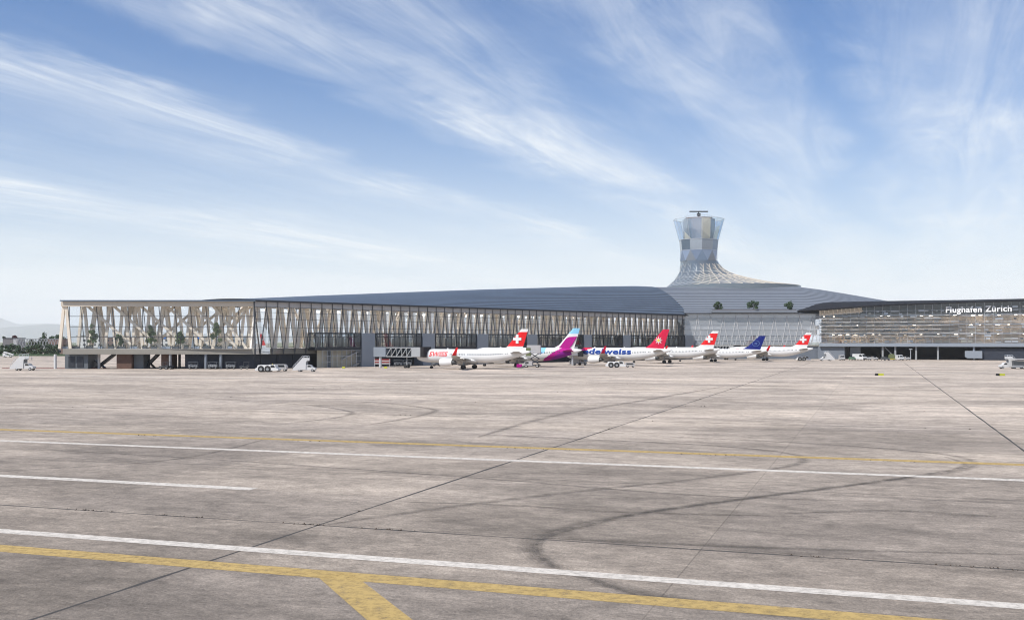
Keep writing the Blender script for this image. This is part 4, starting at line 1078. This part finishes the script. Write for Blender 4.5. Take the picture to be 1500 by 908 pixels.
t = thing('cargo_container', 'small magenta cargo container on the apron under the nearest red tail', 'container', (gx(757, 326), 326, 0), R(-5))
m = MB(); m.slab_xz([(0, .25), (0, 1.2), (1.6, 1.2), (1.6, .6), (1.25, .25)], -.75, .75); m.build('shell', MT['magenta'], t, bevel=.04)
MB().box((.8, 0, .15), (1.7, 1.4, .14)).build('dolly', MT['dgrey'], t)
def tractor(label, px, Y, rz=0., col='dgrey'):
    t = thing('baggage_tractor', label, 'baggage tractor', (gx(px, Y), Y, 0), rz, 'dark baggage tractors')
    MB().slab_xz([(0, .4), (0, .95), (1.1, 1.0), (1.25, .75), (2.0, .75), (2.1, 1.15), (2.6, 1.15), (2.7, .4)], -.65, .65).build('body', MT[col], t, bevel=.05)
    m = MB()
    for x in (1.15, 2.6):
        for y in (-.6, .6): m.bar((x, y, .9), (x, y, 2.0), .07, .07)
    m.box((1.9, 0, 2.03), (1.7, 1.4, .08)); m.build('canopy', MT[col], t)
    MB().box((1.85, 0, .85), (.5, .9, .2)).build('seat', MT['black'], t)
    add_wheels(t, [(.5, -.6), (.5, .6), (2.2, -.6), (2.2, .6)], .38, .24, 'mgrey')
tractor('dark baggage tractor beside the right brown room under the pier', 233, 311, R(4)); tractor('dark baggage tractor between the thin columns under the pier', 254, 312, R(170), 'navy')
tractor('dark baggage tractor by the dark wall near the glass corner', 351, 312, R(10))
t = thing('safety_barrier', 'red and white striped barrier beneath the jet bridge rotunda', 'barrier', (gx(548, 338), 338, 0), 0)
for i in range(4): MB().box((2.6, 0, 1.1 + i * .42), (5.2, .12, .38)).build('rail', MT['shade_red' if i % 2 else 'fascia'], t)  # rail colours dulled to carry the shade under the bridge
m = MB()
for x in (.2, 5.): m.box((x, 0, 1.3), (.14, .3, 2.6))
m.build('posts', MT['steel_l'], t)
for px, lab in ((501, 'yellow wheel chock box before the stair hall'), (562.5, 'yellow wheel chock box beside the jet bridge column')):
    t = thing('chock_box', lab, 'box', (gx(px, 322), 322, 0), 0, 'yellow chock boxes', .62)
    MB().slab_xz([(0, 0), (.1, .75), (1.5, .75), (1.6, 0)], -.4, .4).build('shell', MT['hivis'], t, bevel=.04); MB().box((.8, 0, .8), (1.3, .7, .1)).build('lid', MT['yellow'], t)
def bag_cart(label, px, Y, rz=0.):
    t = thing('baggage_cart', label, 'baggage cart', (gx(px, Y), Y, 0), rz, 'dark baggage carts in the shade of the pier')
    MB().box((0, 0, .55), (2.9, 1.5, .14)).build('bed', MT['dgrey'], t)
    m = MB()
    for x in (-1.35, 1.35):
        for y in (-.68, .68): m.bar((x, y, .6), (x, y, 2.0), .07, .07)
    m.box((0, 0, 2.03), (2.9, 1.5, .08)); m.build('canopy', MT['service'], t)
    m = MB()
    for k in range(5): m.box((-1.1 + k * .52, .1, .95 + .18 * (k % 2)), (.46, .8, .65 + .3 * (k % 3) / 2))
    m.build('luggage', MT['mgrey'], t); MB().bar((1.4, 0, .5), (2.2, 0, .45), .08, .08).build('drawbar', MT['dgrey'], t)
    add_wheels(t, [(-.95, -.6), (-.95, .6), (.95, -.6), (.95, .6)], .28, .18, 'mgrey')
for px, Y, rz, lab in ((283, 314, 5, 'dark baggage cart before the dark wall left of the first round column'), (312, 314, -4, 'dark baggage cart between the two round columns under the pier end'), (338, 313.5, 3, 'dark baggage cart right of the second round column under the pier end'), (583, 349, 12, 'dark baggage cart below the truss of the nearest jet bridge, left one'), (597, 351, 8, 'dark baggage cart below the truss of the nearest jet bridge, right one'), (640, 352, 20, 'dark baggage cart behind the nearest airliner under its title')):
    bag_cart(lab, px, Y, R(rz))
# far small belt loader
t = thing('belt_loader', 'small white belt loader far off beyond the apron edge at the left', 'belt loader', (gx(5, 545), 545, 0), 0)
MB().bar((.3, 0, 2.8), (5.2, 0, 1.3), .5, 1.).build('belt', MT['white'], t); MB().slab_xz([(0, .4), (4.4, .4), (4.4, 1.0), (1.4, 1.1), (1.2, 2.2), (0, 2.2)], -.9, .9).build('body', MT['white'], t)
add_wheels(t, [(.9, -.8), (.9, .8), (3.6, -.8), (3.6, .8)], .4, .3)
# conveyor at the right edge
Y = 316; t = thing('baggage_conveyor', 'dark baggage conveyor with a pale top cut off by the right edge', 'conveyor', (gx(1482, Y), Y, 0), R(-3))
MB().box((4.5, 0, 2.9), (9, 1.6, .35)).build('belt', MT['fascia'], t); MB().box((4.6, 0, 1.6), (8.4, 1.4, 1.5)).build('frame', MT['dgrey'], t); MB().box((3.8, -.6, .75), (7.4, .7, .7)).build('skirt', MT['mgrey'], t)
add_wheels(t, [(3.2, -.8), (3.2, .8), (7.5, -.8), (7.5, .8)], .5, .3)
# cars and vans, built with the front along +x
def car(van=False, col='white', low='dgrey'):
    t = thing('parked_van' if van else 'parked_car', '', 'van' if van else 'car', group='vehicles parked before the terminal wing')
    if van: pr = [(2.6, .35), (2.65, .9), (2.45, 1.25), (1.7, 2.05), (1.2, 2.25), (-2.6, 2.25), (-2.7, 1.2), (-2.65, .35)]; wn = [(2.2, 1.3), (1.62, 1.98), (.7, 1.98), (.7, 1.3)]; rf = 2.27
    else: pr = [(2.15, .32), (2.2, .7), (2.0, .95), (1.05, 1.05), (.35, 1.52), (-1.3, 1.55), (-2.0, 1.05), (-2.2, .95), (-2.2, .35)]; wn = [(.85, 1.08), (.3, 1.46), (-1.2, 1.48), (-1.75, 1.08)]
    hw = .95 if van else .88
    rs = []
    for y, k in ((-hw, .93), (-hw * .92, 1.), (hw * .92, 1.), (hw, .93)): rs.append([(x * (1 if z < 1. else .98), y * (1 if z < 1.06 else .86), z if z < 1. else z * (k * .1 + .9)) for x, z in pr])
    m = MB(); m.rings(rs); b = m.build('body', MT[col], t)
    m = MB()
    for sg in (-1, 1): m.add([(x, sg * (hw * .87 + .06), z) for x, z in wn], [tuple(range(len(wn)))])
    m.build('side_window', MT['win'], b)
    if van: m = MB(); m.add([(2.43, -.75, 1.32), (2.43, .75, 1.32), (1.76, .66, 2.02), (1.76, -.66, 2.02)], [(0, 1, 2, 3)])
    else: m = MB(); m.add([(1.04, -.72, 1.09), (1.04, .72, 1.09), (.39, .62, 1.52), (.39, -.62, 1.52)], [(0, 1, 2, 3)])
    m.build('windscreen', MT['win'], b)
    nx = 2.66 if van else 2.21
    for sg in (-1, 1): MB().box((nx - .05, sg * hw * .68, .82 if van else .72), (.12, .36, .17)).build('headlight', MT['steel_l'], b)
    MB().box((nx - .02, 0, .48), (.14, hw * 1.8, .2)).build('bumper', MT[low], b)
    add_wheels(t, [(1.45, -.78), (1.45, .78), (-1.5, -.78), (-1.5, .78)], .34, .24)
    return t
for px, Y, van, colr, lab, rz in (
    (1233, 461, True, 'fascia', 'grey van with dark lower half parked nearest the blue grey wall', -96), (1248.5, 463, False, 'green', 'green car parked between the grey van and the white box van', -88),
    (1259, 465, True, 'offwhite', 'tall white box van between the green car and two pale cars', -60), (1271, 464, False, 'fascia', 'pale car parked right beside the box van', -92),
    (1280.5, 465, False, 'fascia', 'white car in the open gap before the dark undercroft', -84), (1296.5, 458, False, 'dgrey', 'dark car parked on its own before the first column', -75),
    (1317.5, 463, True, 'offwhite', 'white van parked next to the olive roller', -90), (1328, 465, False, 'fascia', 'pale car parked between the white van and the light mast', -87)):
    c = car(van, colr); c.location = (gx(px, Y), Y, 0); c.rotation_euler = (0, 0, R(rz)); c['label'] = lab
    if px == 1259: c.scale = (1.2, 1.25, 1.2)
t = thing('cable_drum', 'olive drum trailer between the dark car and the white van', 'trailer', (gx(1306, 462), 462, 0), 0)
m = MB()
for y in (-.7, .7): m.tube((0, y - .08, 1.5), (0, y + .08, 1.5), 1.3, n=22)
m.tube((0, -.7, 1.5), (0, .7, 1.5), .7, n=18); m.build('drum', MT['olive'], t); MB().box((0, 0, .55), (3.2, 1.8, .2)).build('frame', MT['yellow'], t); add_wheels(t, [(-1.2, -.8), (-1.2, .8), (1.2, -.8), (1.2, .8)], .35, .2)
t = thing('light_mast', 'short pale light mast at the end of the parked vehicles', 'light mast', (gx(1334, 466), 466, 0), 0)
MB().tube((0, 0, 0), (0, 0, 4.6), .16, .12, n=10).build('pole', MT['steel_l'], t); MB().box((0, 0, 4.75), (1.3, .5, .35)).build('lamp_head', MT['steel_l'], t, bevel=.04)
for px, py, lab in ((1288, 549.3, 'yellow and black ground marker block on the open apron'), (1465.5, 549.5, 'yellow and black ground marker block near the right edge stairs')):
    X, Y = ground(px, py + .6); t = thing('marker_block', lab, 'marker', (X, Y, 0), 0, 'yellow and black marker blocks')
    MB().slab_xz([(-.35, 0), (-.3, .5), (.9, .5), (1.0, 0)], -.4, .4).build('yellow_block', MT['hivis'], t, bevel=.03); MB().slab_xz([(-1.0, 0), (-.9, .5), (-.36, .5), (-.36, 0)], -.4, .4).build('black_block', MT['black'], t, bevel=.03)

# ------------------------------------------------------------------ vegetation
def crown(rng, h, rad, z0, n, size, blobs, conical=False):
    m = MB(); bl = []
    for _ in range(blobs):
        t = rng.random(); z = z0 + (h - z0) * (.08 + .86 * t)
        rr = rad * ((1 - t) * .95 + .12 if conical else math.sin(math.pi * (.15 + .8 * t)))
        a = rng.uniform(0, 6.28); q = rr * rng.uniform(.3, .95)
        bl.append((q * math.cos(a), q * math.sin(a), z, rad * rng.uniform(.2, .42)))
    for i in range(n):
        x, y, z, r = rng.choice(bl); v = Vector((rng.gauss(0, 1), rng.gauss(0, 1), rng.gauss(0, .8))).normalized() * r * rng.uniform(.4, 1.05) ** .6
        c = Vector((x, y, z)) + v; nn = Vector((rng.gauss(0, 1), rng.gauss(0, 1), rng.gauss(.3, 1))).normalized(); a = nn.orthogonal().normalized() * size * rng.uniform(.6, 1.3); b = nn.cross(a).normalized() * size * rng.uniform(.35, .7)
        m.add([c - a, c - b * .8, c + a, c + b], [(0, 1, 2, 3)])
    return m, bl
def tree(name, label, cat, loc, h, rad, z0, n, size, mt, group, blobs=14, seed=1, conical=False, pot=None):
    rng = random.Random(seed); t = thing(name, label, cat, loc, rng.uniform(0, 6), group)
    m, bl = crown(rng, h, rad, z0, n, size, blobs, conical); m.build('crown', MT[mt], t)
    m = MB(); m.tube((0, 0, 0), (0, 0, z0 + (h - z0) * .7), h * .018 + .03, h * .006 + .01, n=8)
    for x, y, z, r in bl[:8]: m.tube((0, 0, max(z0 * .8, z - rad * .6)), (x * .9, y * .9, z), h * .007 + .01, h * .003, n=5)
    m.build('trunk', MT['bark'], t)
    if pot: MB().tube((0, 0, 0), (0, 0, pot), rad * .4, rad * .5, n=14).build('pot', MT['dgrey'], t)
    return t
def ew(px, inset): p = P0 + U * ep(ke(px), inset)[0] + NV * ep(ke(px), inset)[1]; return p.x, p.y
for i, (px, py, rr, lab) in enumerate(((135, 476, 1.9, 'tall indoor tree nearest the free corner of the pier'), (174, 489, 1.5, 'low round indoor tree second from the free corner'), (221, 475, 1.9, 'tall indoor tree beside the blue screen'), (264.5, 485, 1.6, 'low indoor tree between two blue screens'), (317.5, 473, 2.3, 'widest indoor tree near the glass corner'))):
    Y = 317.7; x = gx(px, Y)
    tree('indoor_tree', lab + ', seen through the end glazing', 'tree', (x, Y, 6.), gz(py, Y) - 6, rr * .95, 1.2, 2000, .22, 'leaf_in', 'indoor trees of the pier', 16, 20 + i, rr > 1.7)
for i, (px, h, r) in enumerate(((1053, 3.6, 2.2), (1104.5, 4.0, 2.9), (1157, 3.5, 2.5))):
    tree('roof_shrub', ['round dark shrub on the roof terrace nearest the blue roof', 'largest dark shrub in the middle of the roof terrace', 'dark shrub on the roof terrace beside the black roof edge'][i], 'shrub', (gx(px, 490.5), 491.4, 22.9), h, r, .2, 1300, .3, 'leaf_d', 'shrubs on the roof terrace', 16, 40 + i)
rng = random.Random(9)
for i in range(7):
    tree('hall_tree', 'dark indoor tree behind the hall glass, number %d counted from the pier' % (i + 1), 'tree', (gx((1050, 1062, 1088, 1108, 1120, 1143, 1152)[i], 499), 499, 6.5), 4.4 + rng.random() * 1.2, 1.5, 1.2, 500, .28, 'leaf_d', 'indoor trees of the hall', 12, 60 + i)
HT = ['nearest the pier', 'beside the one nearest the pier', 'right of the cross tail', 'left of the blue tail', 'just above the blue tail', 'right of the blue tail', 'left of the farthest red tail']
for o in list(bpy.data.objects):
    if o.name.startswith('hall_tree'):
        i = 0 if '.' not in o.name else int(o.name.split('.')[1]); o['label'] = 'dark indoor tree behind the hall glass, ' + HT[i]
for i, px in enumerate((96, 110, 131, 147, 163, 178, 196, 212, 226, 244, 257, 273, 288, 303, 320, 337, 352)):
    Y = 316.9; t = thing('planter', 'low dark planter on the pier deck behind the end glass at its %s bay' % ['first', 'second', 'third', 'fourth', 'fifth', 'sixth', 'seventh', 'eighth', 'ninth', 'tenth', 'eleventh', 'twelfth', 'thirteenth', 'fourteenth', 'fifteenth', 'sixteenth', 'last'][i], 'planter', (gx(px, Y), Y, 6.), 0, 'planters along the pier deck')
    wd = (1.6, 2.4, 2.0, 1.2)[i % 4]
    MB().slab_xz([(-wd / 2, 0), (-wd / 2 - .08, .75), (wd / 2 + .08, .75), (wd / 2, 0)], -.4, .4).build('trough', MT['dgrey'] if i % 3 else MT['panel'], t)
    rr = random.Random(i); m = MB()
    for _ in range(60):
        x, y, z = rr.uniform(-wd / 2, wd / 2), rr.uniform(-.35, .35), .75 + rr.random() * .35
        m.add([(x - .1, y, z), (x, y - .08, z + .1), (x + .1, y, z), (x, y + .08, z - .05)], [(0, 1, 2, 3)])
    m.build('foliage', MT['leaf_d'], t)
for px, lab in ((238, 'blue lit information screen near the middle of the pier end'), (291, 'blue lit information screen nearer the glass corner')):
    t = thing('information_screen', lab, 'screen', (gx(px, 323), 323, 6.), 0, 'information screens')
    MB().box((0, 0, 1.5), (.2, .2, 3)).build('post', MT['steel'], t); MB().box((0, -.1, 3.3), (2.6, .2, .9)).build('casing', MT['steel'], t); MB().box((.2, -.22, 3.3), (1.7, .04, .6)).build('display', MT['screen'], t)

# people: one skinned figure, copied
def person_mesh(pose):
    J = {'pel': (0, 0, .95), 'ch': (0, 0, 1.32), 'nk': (0, 0, 1.5), 'hd': (0, -.02, 1.64), 'tp': (0, -.02, 1.74)}
    for s, n in ((-1, 'l'), (1, 'r')):
        st = .16 * s * pose
        J['hp' + n] = (.1 * s, 0, .9); J['kn' + n] = (.11 * s, -.05 + st * .6, .5); J['an' + n] = (.11 * s, st, .08); J['to' + n] = (.12 * s, st - .16, .04)
        J['sh' + n] = (.19 * s, 0, 1.42); J['el' + n] = (.24 * s, .03 - st * .5, 1.15); J['wr' + n] = (.22 * s, -.08 - st, .93); J['fi' + n] = (.21 * s, -.11 - st, .82)
    ks = list(J); ED = [('pel', 'ch'), ('ch', 'nk'), ('nk', 'hd'), ('hd', 'tp')]
    for n in 'lr': ED += [('pel', 'hp' + n), ('hp' + n, 'kn' + n), ('kn' + n, 'an' + n), ('an' + n, 'to' + n), ('ch', 'sh' + n), ('sh' + n, 'el' + n), ('el' + n, 'wr' + n), ('wr' + n, 'fi' + n)]
    RD = dict(pel=.15, ch=.16, nk=.06, hd=.1, tp=.07, hp=.1, kn=.07, an=.05, to=.045, sh=.075, el=.05, wr=.035, fi=.03)
    me = bpy.data.meshes.new('person'); me.from_pydata([J[k] for k in ks], [(ks.index(a), ks.index(b)) for a, b in ED], [])
    o = bpy.data.objects.new('person', me); COL.objects.link(o)
    sm = o.modifiers.new('skin', 'SKIN'); su = o.modifiers.new('sub', 'SUBSURF'); su.levels = 1
    for i, k in enumerate(ks):
        r = RD[k] if k in RD else RD[k[:2]]; me.skin_vertices[0].data[i].radius = (r, r * .8); me.skin_vertices[0].data[i].use_root = (k == 'pel')
    bpy.context.view_layer.update()
    out = bpy.data.meshes.new_from_object(o.evaluated_get(bpy.context.evaluated_depsgraph_get())); bpy.data.objects.remove(o)
    for k in ('trouser', 'shirt', 'skin', 'hair'): out.materials.append(MT[k])
    for p in out.polygons:
        z = p.center.z; p.material_index = 3 if z > 1.68 else 2 if z > 1.5 or (abs(p.center.x) > .17 and z < .98 and z > .7) else 1 if z > .93 else 0
    return out
try:
    pm = [person_mesh(1.), person_mesh(.2)]
    for i, (px, Y, z, lab) in enumerate(((46.5, 455, 0, 'person in dark clothes standing alone on the far apron left of the pier'), (181, 324, 6, 'person standing behind the glass beside the low round indoor tree'), (232, 325, 6, 'person standing behind the glass just left of the first blue screen'), (247, 326, 6, 'person standing behind the glass just right of the first blue screen'), (276, 324, 6, 'person standing behind the glass between low tree and second screen'), (299, 323, 6, 'person standing behind the glass just right of the second blue screen'), (330, 322, 6, 'person standing behind the glass just right of the widest tree'), (340, 322, 6, 'person standing behind the glass left of the pair at the corner'), (345.5, 322, 6, 'person standing close to another behind the glass near the corner'), (354, 324, 6, 'person standing behind the glass nearest the corner'))):
        o = bpy.data.objects.new('person', pm[i % 2]); COL.objects.link(o); o.location = (gx(px, Y), Y, z); o.rotation_euler = (0, 0, i * 1.3); o['label'] = lab; o['category'] = 'person'
        if i: o['group'] = 'people waiting in the pier'
except Exception as e:
    print('person failed', e)

# ------------------------------------------------------------------ far left: bridge, buildings, trees, hills
Y = 620
t = thing('footbridge', 'long trussed footbridge far off between the grey block and the pier', 'bridge', (gx(0, Y), Y, 0), 0)
x1 = gx(84, Y) - gx(0, Y); za, zb_ = gz(509.5, Y), gz(496.5, Y)
MB().box((x1 / 2 - 10, 0, za - .6), (x1 + 22, 4, 1.5)).build('deck', MT['fascia'], t)
m = MB()
for sg in (-1.8, 1.8):
    m.bar((10, sg, zb_), (x1, sg, zb_), .3, .3)
    for i in range(7): a = 10 + (x1 - 10) * i / 7; b = 10 + (x1 - 10) * (i + 1) / 7; mm = (a + b) / 2; m.bar((a, sg, zb_), (mm, sg, za), .28, .2); m.bar((mm, sg, za), (b, sg, zb_), .28, .2)
m.build('truss', MT['mgrey'], t)
m = MB()
for i in range(5): m.box((i * x1 / 4.2 - 4, 0, (za - 1.3) / 2), (1., 1.6, za - 1.3))
m.build('piers', MT['mgrey'], t)
def block(px0, px1, py, Yb, mt, label, base=0., dep=10):
    a, b = gx(px0, Yb), gx(px1, Yb); h = gz(py, Yb) - base; t = thing('building', label, 'building', ((a + b) / 2, Yb, base), 0)
    MB().box((0, dep / 2, h / 2), (b - a, dep, h)).build('wall', MT[mt], t); MB().box((0, dep / 2, h + .15), (b - a + .6, dep + .6, .3)).build('roof', MT['dgrey'], t)
    m = MB(); n = max(1, int((b - a) / 4))
    for i in range(n):
        for z in [1.5 + 3.4 * j for j in range(max(1, int(h / 3.6)))]: m.box((-(b - a) / 2 + (i + .5) * (b - a) / n, -.03, z + .7), ((b - a) / n * .5, .1, 1.4))
    m.build('windows', MT['win'], t); return t
block(4, 19, 495.5, 628, 'brick', 'dark grey block rising behind the footbridge'); block(19.3, 25.5, 495.5, 627, 'fascia', 'narrow pale block joined to the dark grey one')
block(70, 92, 496.5, 640, 'rust', 'rust brown block behind the free corner of the pier')
block(112, 150, 492, 820, 'plaster', 'long pale building far behind the indoor trees'); block(154, 200, 494.5, 840, 'rust', 'low brown building far behind the pier'); block(204, 262, 491, 860, 'plaster', 'pale building far behind the blue screens'); block(268, 380, 493, 900, 'panel', 'long grey building far behind the glass corner')
rng = random.Random(31)
for i, (px, py) in enumerate(((-6, 505), (4, 507), (12, 506), (20, 504), (30, 507), (37, 505.5), (46, 506), (53, 505), (61, 504.5), (68, 505), (75, 505.5), (83, 506))):
    tree('roadside_tree', ['dark bushy tree at the frame edge below the footbridge', 'low dark tree under the grey block', 'dark tree under the dark grey block, before its middle', 'dark tree under the narrow pale block', 'dark tree under the first truss bay', 'rounded dark tree under the second truss bay', 'dark tree above the standing person', 'dark tree just right of the standing person', 'dense dark tree under the tall poplar', 'dark tree below the rust brown block', 'dark tree beside the white pier column', 'dark tree behind the service room'][i], 'tree', (gx(px, 606), 606 + rng.uniform(-3, 3), 0), gz(py, 606) + rng.uniform(-.3, .3), 3.1, .4, 700, .5, 'leaf_d', 'dark trees under the footbridge', 14, 80 + i)
for i, (px, py, r, mt, lab) in enumerate(((6, 491.5, 1.6, 'leaf_d', 'small dark treetop above the dark grey block'), (21.5, 489.5, 2.4, 'leaf_red', 'copper red tree above the narrow pale block'), (45, 498.5, 4., 'leaf', 'pale tree behind the truss of the footbridge'), (67, 486.5, 4.0, 'leaf_d', 'tall dark poplar beside the rust brown block'), (60, 495, 3.2, 'leaf_d', 'dark tree left of the tall poplar'), (76, 492, 3., 'leaf_d', 'dark tree right of the tall poplar'), (82, 487.5, 3.4, 'leaf_d', 'dark tree at the free corner of the pier'), (90, 492, 3.4, 'leaf_d', 'dark tree seen through the corner frame'))):
    tree('background_tree', lab, 'tree', (gx(px, 650), 650, 0), gz(py, 650), r, 3., 1100, .55, mt, 'trees behind the footbridge', 18, 120 + i)
m = MB(); m.box((gx(40, 590), 590, .6), (60, 1.2, 1.2)); m.build('hedge', MT['leaf_d'], label='low dark hedge at the foot of the footbridge trees', category='hedge')
m = MB(); m.box((-1, 0, .06), (1, 1, .12)); 
m = MB(); m.box((gx(85, 321), 319.5, .08), (gx(126, 320) - gx(0, 320) + 6, 1.4, .16)); struct(m, 'kerb', MT['red_kerb'], 'dark red kerb strip before the pier end', 'kerb')

def hills(name, Yh, tab, label, dep):
    m = MB(); rng = random.Random(int(Yh)); n = 120; rs = []
    px0, px1 = -900, 760
    for q in (0, .25, .5, .75, 1., 1.4):
        row = []
        for i in range(n + 1):
            px = px0 + (px1 - px0) * i / n; Yq = Yh + dep * (q - 1)
            hgt = (HY - interp(tab, px)) / F * Yh + CAMH
            hh = hgt * (q ** 1.3 if q <= 1 else .6) * (1 + rng.uniform(-.04, .04) * (q > 0)) if q > 0 else -2
            row.append((gx(px, Yh) * 1., Yq, hh))
        rs.append(row)
    m.rings(rs, closed=False); struct(m, name, MT['hill'], label, 'hill', smooth=False)
hills('hills', 23000, [(-900, 492), (-300, 478), (0, 480), (40, 477), (80, 475.5), (130, 480), (200, 486), (330, 490), (500, 494), (760, 498)], 'hazy blue ridge behind the footbridge', 2500)
hills('mountains', 31500, [(-900, 480), (-300, 462), (-60, 464), (0, 466.5), (8, 469), (20, 474), (40, 473.5), (70, 474), (100, 476), (160, 482), (300, 489), (500, 494), (760, 498)], 'pale hazy mountain behind the blue ridge', 4000)

HAZE = True
if HAZE:
    m = MB(); m.box((-4000, 17400, 360), (34000, 35000, 722))
    hm = bpy.data.materials.new('thin_haze'); hm.use_nodes = True; N = hm.node_tree.nodes; N.remove(N['Principled BSDF'])
    pv = N.new('ShaderNodeVolumePrincipled'); pv.inputs['Color'].default_value = (.95, .98, 1., 1); pv.inputs['Density'].default_value = 5.0e-5; pv.inputs['Anisotropy'].default_value = 0.
    hm.node_tree.links.new(pv.outputs[0], N['Material Output'].inputs['Volume'])
    m.build('haze', hm, kind='stuff', label='thin pale blue haze over the whole airport', category='haze')

# ------------------------------------------------------------------ render settings
C.render.engine = 'CYCLES'
C.cycles.use_denoising = True; C.cycles.filter_width = 1.1
try: C.cycles.denoiser = 'OPENIMAGEDENOISE'
except Exception: pass
C.cycles.max_bounces = 8; C.cycles.transparent_max_bounces = 24; C.cycles.volume_bounces = 2; C.cycles.diffuse_bounces = 6; C.cycles.glossy_bounces = 3
C.cycles.caustics_reflective = False; C.cycles.caustics_refractive = False
C.cycles.sample_clamp_indirect = 6
C.view_settings.view_transform = 'Standard'; C.view_settings.look = 'None'; C.view_settings.exposure = .36; C.view_settings.gamma = 1.
